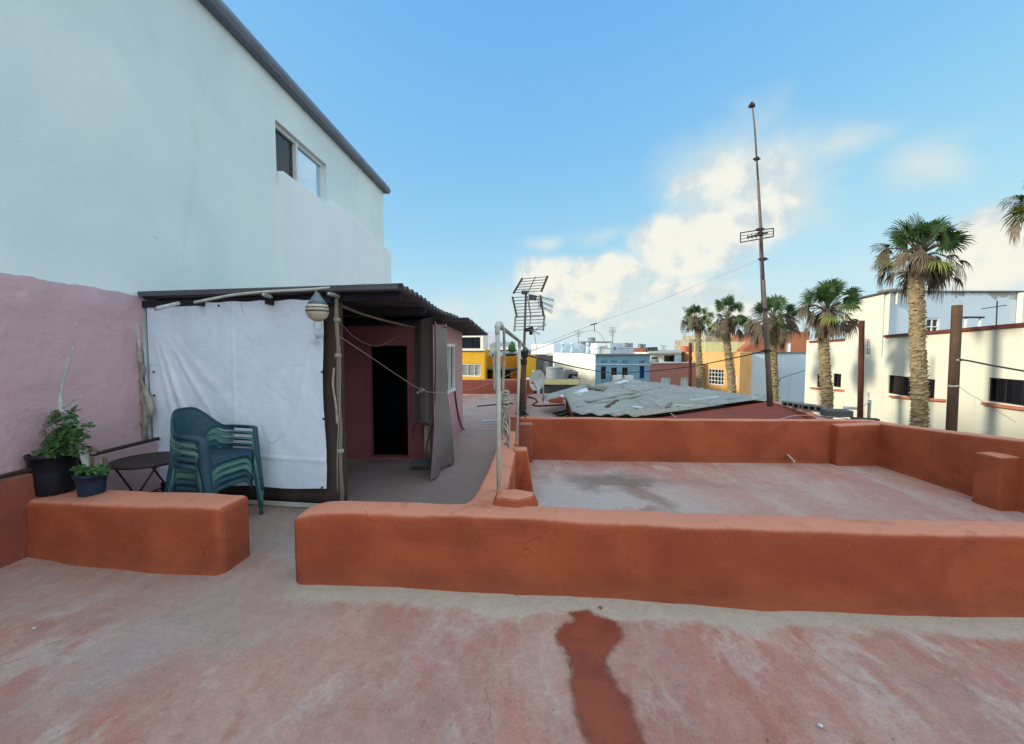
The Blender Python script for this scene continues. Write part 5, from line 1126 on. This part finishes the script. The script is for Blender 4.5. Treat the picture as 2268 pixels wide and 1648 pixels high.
def strip(A, B, p, q, w, h, mat, name, ext=0):
    a, b = V(p[0], p[1], A, B), V(q[0], q[1], A, B); d = (b-a); b = b+d*ext; dn = Vector((d.x, d.y, 0)).normalized(); inn = Vector((-dn.y, dn.x, 0)); m = MB()
    m.bar(a-inn*(w/2-.03), b-inn*(w/2-.03), w, h); m.build(name, mat, cb)
strip(F2, F4, (1962, 745), (2268, 719), .12, .10, 'trim_red', 'coping', .5)
strip(F0, F1, (1795, 757), (1874, 752), .12, .10, 'trim_red', 'coping')
strip(F2, F4, (1975, 878), (2096, 887), .14, .08, 'trim_orange', 'sill'); strip(F2, F4, (2182, 894), (2268, 905), .14, .08, 'trim_orange', 'sill', .4)
strip(F0, F1, (1797, 859), (1874, 865), .14, .08, 'trim_orange', 'sill')
def peel():
    m, t, bs, P = base_mat('peeling'); sp = t.n('ShaderNodeSeparateXYZ'); t.l(P, sp.inputs[0])
    col = t.mix(t.noise(P, .8, 6, .6), S(196,208,214), S(178,194,202))
    n = t.ramp(t.math('ADD', t.noise(P, 1.1, 8, .6, .6), t.math('MULTIPLY', t.math('SUBTRACT', sp.outputs[2], 3.6), .35)), .60, .63)
    col = t.mix(n, col, S(148,146,138)); t.l(col, bs.inputs['Base Color']); bs.inputs['Roughness'].default_value = .9
peel()
E0, E1 = Vector((15.6, 17.9, 0)), Vector((21.15, 17.9, 0)); m = MB()
wz = lambda x, y: D(x, y, 17.9)
h1 = (wz(2089, 0).x-E0.x, wz(2122, 0).x-E0.x, 2.2, wz(2089, 704).z)
P0, dd = holed(m, E0, E1, 1.3, ztp, [h1], .2, (0, 1, 0)); m.quad(E0+Vector((0, .25, 1.3)), E1+Vector((0, .25, 1.3)), E1+Vector((0, .25, ztp)), E0+Vector((0, .25, ztp))); m.quad(E0+Vector((0, 0, ztp)), E1+Vector((0, 0, ztp)), E1+Vector((0, .25, ztp)), E0+Vector((0, .25, ztp)))
m.build('upper_wall', 'peeling', cb, fix=False); window(cb, P0, dd, Vector((0, 1, 0)), h1, 'white')
MB().box((18.35, 18.0, ztp+.03), (5.9, .34, .06)).build('roof_edge', 'concrete_dark', cb)
m = MB().bar(F1+Vector((.1, 0, ztp+.035)), F2+Vector((.1, -.05, ztp+.035)), .4, .06); m.build('roof_edge', 'concrete_dark', cb)
MB().box((21.0, 17.78, 2.65), (.25, .2, 2.6)).build('corner_post', 'cream', cb)
MB().quad((F1.x+.3, F1.y, 1.3), (15.6, 17.8, 1.3), (22, 17.9, 1.3), (22, 24, 1.3)).quad((15.6, 17.8, 1.3), (F4.x, F4.y, 1.3), (22, F4.y, 1.3), (22, 17.9, 1.3)).build('terrace', 'concrete', cb)
tag(MB().box(D(1981, 645, 18.6)+Vector((0, 0, .02)), (.9, .7, .09)).build('roof_slab', 'concrete', origin=D(1981, 647, 18.6)), 'small pale slab lying on the raised corner of the cream building', 'slab')
m = MB(); a, b = D(2208, 676, 15.5), D(2208, 735, 15.5); m.tube([Vector((b.x, b.y, 1.3)), a+Vector((0, 0, .15))], .02, 6); m.tube([D(2174, 684, 15.5), D(2229, 676, 15.5)], .016, 6)
tag(m.build('roof_pole', 'dark_metal', smooth=True, origin=(b.x, b.y, 1.3)), 'thin T-shaped pole on the terrace of the cream building', 'pole')
m = MB(); m.bar(D(2134, 703, 15.8), D(2178, 703, 15.8), .1, .06); q0, q1 = D(2141, 703, 15.8), D(2172, 703, 15.8)
tag(m.build('frame_beam', 'frame_dark', origin=q0), 'dark crossbeam of the small frame on the cream building terrace', 'beam')
m = MB(); m.bar(Vector((q0.x, q0.y, 1.3)), q0-Vector((0, 0, .03)), .07); m.bar(Vector((q1.x, q1.y, 1.3)), q1-Vector((0, 0, .03)), .07); tag(m.build('frame_posts', 'frame_white', origin=(q0.x, q0.y, 1.3)), 'two white legs under the dark crossbeam on the cream building terrace', 'frame')
# ================================================================ ribbed sheet roof of the neighbour
R0, R1, R2, R3, R4 = Vector((1.32, 8.95)), Vector((2.85, 8.95)), Vector((7.30, 12.0)), Vector((3.95, 15.0)), Vector((1.45, 11.5))
nb = thing('outbuilding', 'low rust-red outbuilding under the ribbed cement sheet roof beyond the far parapet', 'outbuilding', (4, 11, 0))
m = MB(); hz = .25-.06
for a, b in ((R0, R1), (R1, R2), (R2, R3), (R3, R4), (R4, R0)):
    h0 = .18 if a in (R0, R1, R2) else .30; h1_ = .18 if b in (R0, R1, R2) else .30
    d = (b-a).normalized(); n = Vector((-d.y, d.x))*.12
    m.hexa([Vector((a.x, a.y, -.1)), Vector((b.x, b.y, -.1)), Vector((b.x+n.x, b.y+n.y, -.1)), Vector((a.x+n.x, a.y+n.y, -.1)), Vector((a.x, a.y, h0)), Vector((b.x, b.y, h1_)), Vector((b.x+n.x, b.y+n.y, h1_)), Vector((a.x+n.x, a.y+n.y, h0))])
m.prism([Vector((p[0], p[1], -.1)) for p in ((2.9, 8.35), (5.95, 8.35), (7.4, 12.05), (7.2, 11.9), (2.9, 8.93))], (0, 0, .30)); m.build('wall', 'red_wall', nb)
def rz(x, y):      # roof plane
    e = (R2-R1).normalized(); n = Vector((-e.y, e.x)); v = (Vector((x, y))-R1).dot(n); return .25+.30*max(0, v)/3.9
e1_ = (R2-R1).normalized(); n1_ = Vector((-e1_.y, e1_.x))
from mathutils.geometry import intersect_line_line_2d
def clipspan(v):    # where the row at distance v from the front wall enters and leaves the roof outline
    pl = [R0, R1, R2, R3, R4]; o = R1+n1_*v; hits = []
    for i in range(5):
        a, b = pl[i], pl[(i+1) % 5]; va, vb = (a-R1).dot(n1_)-v, (b-R1).dot(n1_)-v
        if va*vb < 0: q = a.lerp(b, va/(va-vb)); hits.append((q-R1).dot(e1_))
    return (min(hits), max(hits)) if len(hits) >= 2 else None
def sheetrow(v0, v1, u0f, u1f, lift, tilt, mat, seed):
    rows = []; nv = max(6, int((v1-v0)/.20*9))
    for i in range(nv+1):
        v = v0+(v1-v0)*i/nv; row = []
        u0, u1 = u0f(v), u1f(v)
        for k in range(13):
            u = u0+(u1-u0)*k/12; p = R1+e1_*u+n1_*v
            row.append((p.x, p.y, rz(p.x, p.y)+.026*math.sin(v/.20*6.283)+lift+tilt*(i/nv)+.004*noise.noise(Vector((u, v*2, seed)))))
        rows.append(row)
    return rows
random.seed(21); v = -1.5; k = 0
vmin = min((q-R1).dot(n1_) for q in (R0, R1)); vmax = (R3-R1).dot(n1_)
while v < vmax-.05:
    v1 = min(v+.93, vmax-.02)
    def lo(vv, off=0): s = clipspan(max(vmin+.02, min(vmax-.02, vv))); return s[0]
    def hi(vv): s = clipspan(max(vmin+.02, min(vmax-.02, vv))); return s[1]
    v_ = max(v, vmin+.03)
    if v1 > v_+.1:
        L_ = hi((v_+v1)/2)-lo((v_+v1)/2); nseg = max(1, round(L_/2.3))
        for s_ in range(nseg):
            a, b = s_/nseg, (s_+1)/nseg+(.04 if s_ < nseg-1 else 0); ov = .05 if s_ == 0 else 0
            f0 = lambda vv, a=a, ov=ov, jj=random.uniform(-.05, .10): lo(vv)*(1-a)+hi(vv)*a-ov-(jj if a == 0 else 0)
            f1 = lambda vv, b=b, jj=random.uniform(-.08, .12): lo(vv)*(1-b)+hi(vv)*b+(.07+jj if b >= 1 else 0)
            mt = random.choice(['asbestos_pale', 'asbestos_pale', 'asbestos_brown'])
            MB().grid(sheetrow(v_, v1+.08, f0, f1, .012*(s_ % 2)+random.uniform(0, .006), .022, mt, k), (0, 0, .008)).build('roof_sheet', mt, nb, smooth=True); k += 1
    v = v1
# debris on that roof, each piece lying on the ribs
def on_roof(x, y, lift=.05):
    r = ray(x, y); best = None
    for i in range(400):
        t = 7.5+i*.025; p = CAM+r*(t/r.y)
        if p.z <= rz(p.x, p.y)+lift: return Vector((p.x, p.y, rz(p.x, p.y)+lift))
    return p
for (x0_, y0_, x1_, y1_, w, mt, nm, lb) in (
    (1276, 901, 1432, 874, .05, 'asbestos_pale', 'batten', 'long pale batten lying across the left part of the sheet roof'),
    (1300, 889, 1462, 858, .16, 'asbestos_brown', 'ridge_board', 'long grey-brown board with a black gap lying along the sheet roof'),
    (1344, 901, 1368, 887, .07, 'wood_dark', 'plank', 'short dark broken plank in the middle of the sheet roof'),
    (1478, 903, 1486, 893, .09, 'wood_grey', 'brick', 'small brown brick standing on the sheet roof'),
    (1490, 897, 1530, 900, .06, 'board_white', 'lath', 'white splintered lath on the sheet roof beside the brown brick'),
    (1402, 901, 1420, 904, .14, 'board_white', 'scrap', 'white curled scrap lying on the sheet roof'),
    (1528, 887, 1590, 879, .05, 'board_white', 'lath', 'thin white lath lying near the back of the sheet roof'),
    (1592, 884, 1642, 882, .10, 'asbestos_pale', 'strip', 'pale broken strip near the foot of the tall mast'),
    (1366, 850, 1389, 843, .22, 'board_white', 'board', 'small white board at the top left corner of the sheet roof'),
    (1400, 868, 1408, 866, .07, 'wood_dark', 'stone', 'small dark stone on the sheet roof')):
    a, b = on_roof(x0_, y0_), on_roof(x1_, y1_); m = MB(); n = 5
    for i in range(n): m.bar(a.lerp(b, i/n)+Vector((0, 0, .004*math.sin(i*3))), a.lerp(b, (i+1)/n)+Vector((0, 0, .004*math.sin(i*3+3))), w*(1-.1*(i % 2)), .03)
    tag(m.build(nm, mt, origin=a), lb, nm.replace('_', ' '))
tag(MB().tube([on_roof(1400, 833+20, .3), D(1498, 925, 9.2)], .010, 6).build('cable_conduit', 'pvc_white', origin=D(1498, 925, 9.2)), 'thin white conduit crossing the ribbed sheet roof diagonally', 'conduit')
# second, smaller tilted roof on the left of it
q = [D(1207, 888, 11.0), D(1262, 881, 10.6), D(1318, 856, 13.2), D(1294, 849, 13.8)]
q = [D(1207, 889, 10.9), D(1322, 858, 13.6), D(1296, 850, 14.0), D(1205, 876, 11.6)]
sm_ = thing('small_lean_to', 'small tilted pale sheet roof on a red kerb beside the satellite dish', 'lean-to', D(1235, 893, 10.8))
rows = []
for i in range(25):
    t = i/24; a, b = q[0].lerp(q[3], t), q[1].lerp(q[2], t); rows.append([a.lerp(b, k/8)+Vector((0, 0, .012*math.sin(t*6.283*5))) for k in range(9)])
MB().grid(rows, (0, 0, .01)).build('sheet', 'asbestos_pale', sm_, smooth=True)
MB().hexa([D(1217, 893, 10.7), D(1247, 893, 10.7), D(1247, 893, 11.2), D(1217, 893, 11.2), D(1219, 884, 10.7), D(1246, 879, 10.7), D(1246, 880, 11.2), D(1219, 883, 11.2)]).build('kerb', 'terracotta', sm_)
MB().prism([D(1215, 885, 13.5), D(1293, 862, 15.2), D(1293, 880, 15.2), D(1215, 900, 13.5)], (0, .12, 0)).build('side_wall', 'concrete_dark', sm_)
MB().prism([D(1225, 884, 13.4), D(1290, 853, 15.0), D(1290, 856, 15.0), D(1225, 889, 13.4)], (0, .12, 0)).build('red_edge', 'terracotta', sm_)
for (c, mt, lb) in (([(1240,878),(1300,861),(1303,868),(1246,883)], 'board_white', 'bright white board lying on the small tilted roof'), ([(1249,886),(1286,873),(1291,878),(1253,888)], 'cream_pale', 'warped cream board just below the bright white one'),
                    ([(1296,857),(1345,859),(1336,866),(1300,860)], 'wood_grey', 'splintered grey boards where the two sheet roofs meet')):
    P = [D(x, y, 11.0+ (883-y)*.05) for x, y in c]; tag(MB().prism(P, (0, 0, .03)).build('board', mt, origin=P[0]), lb, 'board')
for (a, b, lb) in (((1227, 916), (1266, 908), 'long dark stick on the floor just beyond the far parapet'), ((1238, 921), (1262, 913), 'thick black plank on the floor just beyond the far parapet')):
    p0, p1 = G(*a, z=.08), G(*b, z=.10); tag(MB().bar(p0, p1, .06 if 'stick' in lb else .14, .05).build('plank', 'frame_dark', origin=p0), lb, 'plank')
tag(MB().tube(spline([G(x, y, .02) for x, y in ((1170,879),(1184,883),(1190,889),(1180,896),(1190,899),(1215,898),(1250,896))]), .022, 6).build('hose', 'cable', smooth=True, origin=G(1190, 897)), 'black hose curling over the roof floor beside the satellite dish', 'hose')
# street-side wall of the neighbour with concrete blocks on it
m = plaster(MB(), [(5.62, 6.8), (6.1, 8.2), (6.76, 9.6), (7.42, 12.1)], .2, [.42, .33, .26, .22], r=.03, side=1, step=.2, end=(False, False), seed=31)
tag(m.build('parapet', 'terracotta', smooth=True, origin=(6.5, 9.5, 0)), 'lower rust-red parapet along the street beyond the corner pier, with grey blocks on it', 'low wall')
def block(x, y, Y, L, lb, rot):
    b = D(x, y, Y); t = thing('concrete_block', lb, 'concrete block', b, 'grey hollow concrete blocks on the street parapet'); R = Matrix.Rotation(rot, 3, 'Z'); f = lambda p: b+R @ Vector(p); m = MB(); W, Hh = .2, .14
    us = [-L/2, -L/2+.03]; n = 3
    def bx(x0, x1, y0, y1, z0, z1): m.hexa([f((x0, y0, z0)), f((x1, y0, z0)), f((x1, y1, z0)), f((x0, y1, z0)), f((x0, y0, z1)), f((x1, y0, z1)), f((x1, y1, z1)), f((x0, y1, z1))])
    bx(-L/2, L/2, -W/2, W/2, 0, .03); bx(-L/2, L/2, -W/2, W/2, Hh-.03, Hh)
    for i in range(n+1): c = -L/2+.015+(L-.03)*i/n; bx(c-.015, c+.015, -W/2, W/2, .03, Hh-.03)
    bx(-L/2, L/2, W/2-.03, W/2-.005, .031, Hh-.031)
    m.build('block', 'concrete', t)
block(1755, 902, 10.6, .42, 'leftmost of the three hollow grey blocks on the street parapet', -1.1); block(1780, 907, 10.0, .42, 'middle one of the three hollow grey blocks on the street parapet', -1.08); block(1803, 911, 9.4, .42, 'rightmost of the three hollow grey blocks on the street parapet', -1.05)
b = D(1852, 921, 8.4); tag(MB().box(b+Vector((0, 0, .06)), (.46, .3, .13), rz=-.2).build('concrete_slab', 'concrete_dark', origin=b, bevel=.02), 'thick dark grey stone block on the street parapet near the leaning palm', 'stone block')
b = D(1915, 930, 6.9); tag(MB().box(b+Vector((0, 0, .015)), (.36, .12, .03), rz=-.4).build('slate', 'frame_dark', origin=b, bevel=.005), 'flat black slate on the corner of the street parapet', 'slate')
tag(MB().tube(spline([D(1720, 931, 6.42), D(1760, 921, 7.0), D(1800, 921, 7.0), D(1860, 925, 6.6), D(1900, 933, 6.4)]), .008, 6).build('cable', 'wire_pale', smooth=True, origin=D(1800, 921, 7)), 'pale cable lying in a bow on top of the far parapet corner', 'cable')
# ================================================================ tall mast with aerial
mp = lambda x, y: D(x, y, 9.3+.0)
mst = thing('tall_mast', 'very tall rusty stepped mast with a flat grid aerial, rising from the sheet roof', 'aerial', mp(1706, 896))
pts = [(1706,900),(1702,820),(1697,740),(1690,620),(1685,510),(1679,400),(1672,290),(1667,240)]
MB().tube([mp(*p) for p in pts[:4]], [.062, .056, .05, .042], 12).build('lower_tube', 'rust_mast', mst, smooth=True)
MB().tube([mp(*p) for p in pts[3:6]], [.034, .030, .026], 10).build('middle_tube', 'rust_mast', mst, smooth=True)
MB().tube([mp(*p) for p in pts[5:]], [.020, .018, .016], 8).build('upper_tube', 'rust_mast', mst, smooth=True)
for (x, y, r) in ((1676,352,.05), (1690,574,.07), (1696,686,.075), (1699,777,.085), (1684,508,.06)):
    m = MB(); p = mp(x, y); m.lathe([(r*.7, -.03), (r, -.025), (r, .025), (r*.7, .03)], p, 10); m.box(p, (r*3, .03, .025)); m.build('clamp', 'dark_metal', mst)
m = MB(); m.box(mp(1665, 234), (.10, .08, .05)); m.bar(mp(1659, 238), mp(1672, 235), .03); m.tube([mp(1665, 234), mp(1665, 227)], .03, 8); m.build('head', 'dark_metal', mst)
m = MB(); q = [D(1640, 516, 9.15), D(1640, 537, 9.15), D(1684, 529, 9.35), D(1684, 509, 9.35)]; r_ = [D(1684, 509, 9.35), D(1684, 529, 9.35), D(1713, 524, 9.1), D(1713, 506, 9.1)]
for c in (q, r_):
    for i in range(4): m.tube([c[i], c[(i+1) % 4]], .012, 6)
    for k in (.33, .66): m.tube([c[0].lerp(c[1], k), c[3].lerp(c[2], k)], .006, 5)
m.build('grid_aerial', 'dark_metal', mst)
m = MB(); m.bar(D(1655, 526, 9.1), D(1700, 516, 9.1), .04, .03); m.box(D(1684, 518, 9.15), (.10, .06, .08)); 
for k in range(4): m.tube([D(1656+9*k, 521-1.5*k, 9.1), D(1657+9*k, 530-1.5*k, 9.1)], .01, 5)
m.build('dipole_array', 'dark_metal', mst)
MB().tube(spline([mp(1681, 530), mp(1684, 600), mp(1688, 680), mp(1694, 700)]), .006, 5).build('aerial_cable', 'cable', mst, smooth=True)
# wires
def wire(name, lb, pts, r, mat='cable', c='cable'):
    P = [D(*p) for p in pts]; tag(MB().tube(spline(P, 8), r, 5).build(name, mat, smooth=True, origin=P[0]), lb, c)
wire('guy_wire', 'thin straight wire rising from the grid aerial mast to the tall mast', [(1168,776,6.2), (1315,718,7.0), (1450,670,7.8), (1565,623,8.6), (1689,574,9.3)], .0026, 'wire_pale', 'wire')
wire('overhead_wire', 'pale wire arching over the blue houses and drooping behind them', [(1170,779,6.3), (1230,758,9), (1290,736,13), (1316,733,16), (1331,742,18), (1345,768,20), (1357,790,22)], .008, 'wire_pale', 'wire')
P = [D(1308, 720, 7.0), D(1322, 716, 7.0)]; m = MB(); m.tube(P, .01, 5); m.tube([D(1316, 718, 7.0), D(1317, 733, 7.0)], .006, 5); tag(m.build('wire_spreader', 'cable', origin=P[0]), 'small dark spreader where two wires join in the sky above the blue houses', 'wire spreader')
wire('overhead_cable', 'long dark cable sagging across the houses from the grid aerial mast to the tall mast', [(1172,788,6.3), (1230,803,8), (1300,818,11), (1360,826,14), (1440,822,15), (1530,812,13.5), (1620,794,11), (1697,777,9.4)], .014)
wire('overhead_cable', 'thick black cable running from the big brown pole out of the right edge', [(2124,796,9.0), (2150,800,8.9), (2200,810,8.6), (2268,822,8.2), (2350,838,7.8)], .018)
wire('wire', 'thin pale wire with a loose knot tied to the big brown pole', [(2098,852,8.9), (2125,858,9.0), (2150,875,9.0), (2168,884,9.0), (2200,905,9.3), (2250,935,9.8)], .005, 'wire_pale', 'wire')
wire('wire', 'thin dark wire crossing the blank pale wall beside the cream building', [(1697,855,27), (1730,838,27), (1790,818,26)], .02)
# wooden poles
def wpole(name, lb, xt, yt, xb, yb, Y, w, mat):
    a, b = D(xb, yb, Y), D(xt, yt, Y); base = a+(a-b)*((a.z+7.2)/(b.z-a.z)); r = pxr(w/2, Y); m = MB(); n = 40
    base = Vector((base.x, base.y, -7.2)); t = thing(name, lb, 'wooden pole', base)
    P = [base.lerp(b, i/n) for i in range(n+1)]; rs = [r*(1.12-.16*i/n)*(1+.05*noise.noise(Vector((i*.7, Y, 0)))) for i in range(n+1)]
    m.tube(P, rs, 14); m.build('trunk', mat, t, smooth=True); return t, b, r
t, b, r = wpole('wooden_pole', 'reddish-brown wooden pole standing in front of the cream building, between two palms', 1909, 710, 1905, 925, 14.5, 11, 'wood_red')
t, b, r = wpole('wooden_pole', 'thick dark-brown leaning wooden pole near the right edge, with a cable tied to it', 2120, 676, 2107, 952, 9.2, 19, 'wood_dark')
m = MB(); m.lathe([(r*1.02, -.02), (r*1.12, 0), (r*1.02, .02)], D(2112, 855, 9.2), 14); m.lathe([(r*1.02, -.03), (r*1.15, 0), (r*1.02, .03)], D(2117, 797, 9.2), 14); m.build('band', 'pvc_white', t, smooth=True)
wpole('wooden_pole', 'slim reddish pole beside the first palm trunk, in front of the rose house', 1529, 760, 1528, 850, 24, 7, 'wood_red')
sl_t = thing('street_lamp', 'pale flat-headed street lamp in front of the cream building, low beside the reddish pole', 'street lamp', Vector((D(1927, 905, 15).x, 15, -7.2)))
m = MB(); p = D(1925, 905, 15); m.tube([Vector((p.x, 15, -7.2)), Vector((p.x, 15, p.z+.3))], .05, 8); m.build('post', 'galv', sl_t, smooth=True)
m = MB(); m.tube(spline([Vector((p.x, 15, p.z+.25)), D(1910, 899, 14.9), D(1895, 903, 14.8)]), .03, 6); m.box(D(1889, 904, 14.8), (.55, .2, .09), ry=.05); m.build('lamp_head', 'frame_white', sl_t, bevel=.02)
# far aerials
for i, (x, y0_, y1_, Y) in enumerate(((1327-46,760,733,30),(1356,760,733,33),(1414+46-103,762,725,34),(1515,752,730,33),(1470,778,765,38),(1238,0,0,0))):
    if not Y: continue
    b, a = D(x, y0_+2, Y), D(x, y1_, Y); m = MB(); m.tube([b, a], .025, 5)
    for k in range(4): q = a-Vector((0, 0, .12*k)); m.tube([q-Vector((.3-.04*k, 0, 0)), q+Vector((.3-.04*k, 0, 0))], .015, 4)
    tag(m.build('roof_aerial', 'galv', origin=b), ['thin aerial on the long pale blue block, left of the dark tank', 'thin aerial above the white stair house', 'taller thin aerial beside the white stair house', 'thin aerial on the beige rooftop room', 'small aerial on the low white house'][i], 'aerial', 'thin roof aerials on the far houses')
# ================================================================ palms
def strips(mb, c, d, n, L, W, spread, droop, seed, nrm, fold=.0, brk=.55):
    """fan leaf: n blades radiating from c about direction d inside the plane with normal nrm"""
    d = d.normalized(); nrm = (nrm-d*nrm.dot(d)); nrm = nrm.normalized() if nrm.length > 1e-3 else Vector((1, 0, 0)); s = d.cross(nrm)
    for i in range(n):
        a = -spread+2*spread*i/(n-1)+random.uniform(-.03, .03); l = L*(.72+.28*math.cos(a*.8))*random.uniform(.85, 1.08)
        v = (d*math.cos(a)+s*math.sin(a)).normalized(); w = v.cross(nrm).normalized()
        up = nrm*(.18*l*(1 if nrm.z > 0 else -1)*math.cos(a))
        p1 = c+v*l*.5+up*.5; dz = Vector((0, 0, -1))
        p2 = c+v*l*.82+up*.3+dz*droop*l*random.uniform(.2, .5); p3 = c+v*l+dz*droop*l*random.uniform(.7, 1.5)
        h = W*l; w1 = w*h; tw = nrm*h*.35
        mb.add([c-w1*.15, c+w1*.15, p1+w1+tw, p1-w1-tw, p2+w1*.6, p2-w1*.6, p3], [(0, 1, 2, 3), (3, 2, 4, 5), (5, 4, 6)])
def palm(label, cx, cy, Y, R, base, top, wpx, seed, ngreen=15, ndead=16, thatch=(0, 1.0), tilt=0):
    random.seed(seed); c = D(cx, cy, Y); tb, tp = D(base[0], base[1], Y), D(top[0], top[1], Y); r = pxr(wpx/2, Y)
    b0 = Vector((tb.x+(tb.x-tp.x)*.5, Y, -7.2)); t = thing('palm_tree', label, 'palm tree', b0, 'fan palms in a row along the street')
    P = spline([b0, Vector((tb.x, Y, tb.z)), Vector(((tb.x+tp.x)/2, Y, (tb.z+tp.z)/2)), tp, c-Vector((0, 0, .05*R))], 14)
    m = MB(); rs = [r*(1.15-.35*i/len(P))*(1+.06*math.sin(i*1.9)+random.uniform(-.04, .04)) for i in range(len(P))]; m.tube(P, rs, 12)
    # leaf-base stubs wrapped round the trunk
    zlow = min(-3, tb.z-1); z = zlow; row = 0
    def at(zz):
        for i in range(1, len(P)):
            if P[i].z >= zz: q = (zz-P[i-1].z)/max(1e-6, P[i].z-P[i-1].z); return P[i-1].lerp(P[i], q), rs[i-1]*(1-q)+rs[i]*q
        return P[-1], rs[-1]
    while z < c.z-.1:
        q, rr = at(z)
        for k in range(8):
            if random.random() < .2: continue
            a = (k+.5*(row % 2)+random.uniform(-.25, .25))/8*6.2832; o = Vector((math.cos(a), math.sin(a), 0)); s = Vector((-math.sin(a), math.cos(a), 0)); h = r*random.uniform(.5, .9); w = rr*random.uniform(.32, .46); sk = s*random.uniform(-.5, .5)*w
            e = q+o*rr*random.uniform(1.06, 1.26)+Vector((0, 0, h*.55))+sk
            if random.random() < .35: e += o*rr*.15-Vector((0, 0, h*.5))
            m.add([q+o*rr*.92-s*w, q+o*rr*.92+s*w, e+s*w*.45, e-s*w*.45, q+o*rr*.8+Vector((0, 0, h*.62))+s*w, q+o*rr*.8+Vector((0, 0, h*.62))-s*w], [(0, 1, 2, 3), (3, 2, 4, 5), (1, 4, 2), (0, 3, 5)])
        z += r*.40; row += 1
    m.build('trunk', 'palm_trunk', t, fix=False)
    g, yl, dd, pet = MB(), MB(), MB(), MB()
    for k in range(ngreen):
        az = k*2.399+random.uniform(-.3, .3); el = math.radians(random.choice([75, 60, 45, 32, 22, 12, 2, -8, -18, -28])+random.uniform(-8, 8))
        if k < ngreen*.3: el = math.radians(random.uniform(40, 85))
        d = Vector((math.cos(az)*math.cos(el), math.sin(az)*math.cos(el), math.sin(el))); d = (d+Vector((tilt, 0, 0))).normalized(); l = R*random.uniform(.36, .66); mid = c+d*l*.55+Vector((0, 0, .03*R)); e = c+d*l-Vector((0, 0, .05*R*math.cos(el)))
        pet.tube([c, mid, e], [R*.018, R*.013, R*.009], 4)
        dv_ = (e-mid).normalized(); nr = Vector((-math.cos(az)*math.sin(el), -math.sin(az)*math.sin(el), math.cos(el))); nr = Matrix.Rotation(random.uniform(-1.2, 1.2), 3, dv_) @ nr
        tgt = yl if (el < math.radians(10) and random.random() < .55) else g
        strips(tgt, e, dv_, 26, R*random.uniform(.28, .46), .045, random.uniform(1.7, 2.3), .15 if el > .4 else .3, seed, nr)
    for k in range(ndead):
        az = k*2.399+1+random.uniform(-.4, .4); el = math.radians(random.uniform(-50, 24)); d = Vector((math.cos(az)*math.cos(el), math.sin(az)*math.cos(el), math.sin(el)))
        l = R*random.uniform(.35, .72); e = c+d*l-Vector((0, 0, R*random.uniform(.02, .16))); pet.tube([c-Vector((0, 0, .05*R)), c+d*l*.5+Vector((0, 0, .04*R)), e], [R*.018, R*.013, R*.009], 4)
        v = (d*.5+Vector((random.uniform(-.2, .2), random.uniform(-.2, .2), -1))).normalized()
        strips(dd, e, v, 11, R*random.uniform(.22, .44), .04, random.uniform(.25, .6), .5, seed, Vector((math.cos(az+random.uniform(-1,1)), math.sin(az+random.uniform(-1,1)), .3)))
        if random.random() < .6: strips(dd, e+d*.04*R, (d+Vector((0, 0, -.4))).normalized(), 10, R*random.uniform(.2, .3), .05, 1.0, .5, seed, Vector((0, 0, 1)))
    g.build('green_fronds', 'palm_green', t, fix=False); yl.build('yellowing_fronds', 'palm_yellow', t, fix=False) if yl.v else None; dd.build('dead_fronds', 'palm_dead', t, fix=False); pet.build('frond_stalks', 'palm_dead', t, fix=False)
    m = MB(); offx, hh = thatch
    for k in range(240):
        a = random.uniform(0, 6.283); z0 = random.uniform(-.02, .45*hh)*R; p = c+Vector((math.cos(a)*r*1.0+offx*R*random.uniform(.1, 1), math.sin(a)*r, -z0-.04)); L = R*random.uniform(.16, .40)*hh; o = Vector((math.cos(a)*.25+offx*.3, math.sin(a)*.25, -1)).normalized(); s = Vector((-math.sin(a), math.cos(a), 0))*R*random.uniform(.012, .03)
        bulge = Vector((math.cos(a), math.sin(a), 0))*r*random.uniform(.3, .9)
        m.add([p-s, p+s, p+o*L*.5+s+bulge, p+o*L*.5-s+bulge, p+o*L+bulge*.6], [(0, 1, 2, 3), (3, 2, 4)])
    m.build('thatch', 'thatch', t, fix=False)
    return t
palm('small far palm, leftmost of the row, beside the slim reddish pole', 1541, 706, 26.0, 1.10, (1551, 862), (1545, 735), 13, 41, 24, 28)
palm('second palm from the left, in front of the white barred window', 1612, 704, 22.2, 1.30, (1621, 868), (1608, 735), 15, 52, 26, 30)
palm('third palm from the left, directly behind the tall mast', 1712, 708, 18.6, 1.38, (1712, 882), (1711, 750), 18, 63, 22, 40, (.15, 1.1), .1)
palm('fourth palm from the left, at the left end of the cream building', 1832, 688, 16.0, 1.34, (1832, 915), (1824, 745), 20, 74, 30, 30, (0, 1.1), .1)
palm('tall nearest palm with a bark-covered trunk, in front of the cream building', 2034, 566, 12.0, 1.32, (2036, 945), (2029, 600), 27, 85, 32, 30, (.26, .7), .1)
palm('palm cut off by the right edge of the picture, only its left fronds showing', 2338, 445, 9.4, 1.0, (2350, 945), (2340, 600), 30, 96, 26, 22, (0, .8))
print('objects', len(bpy.data.objects))
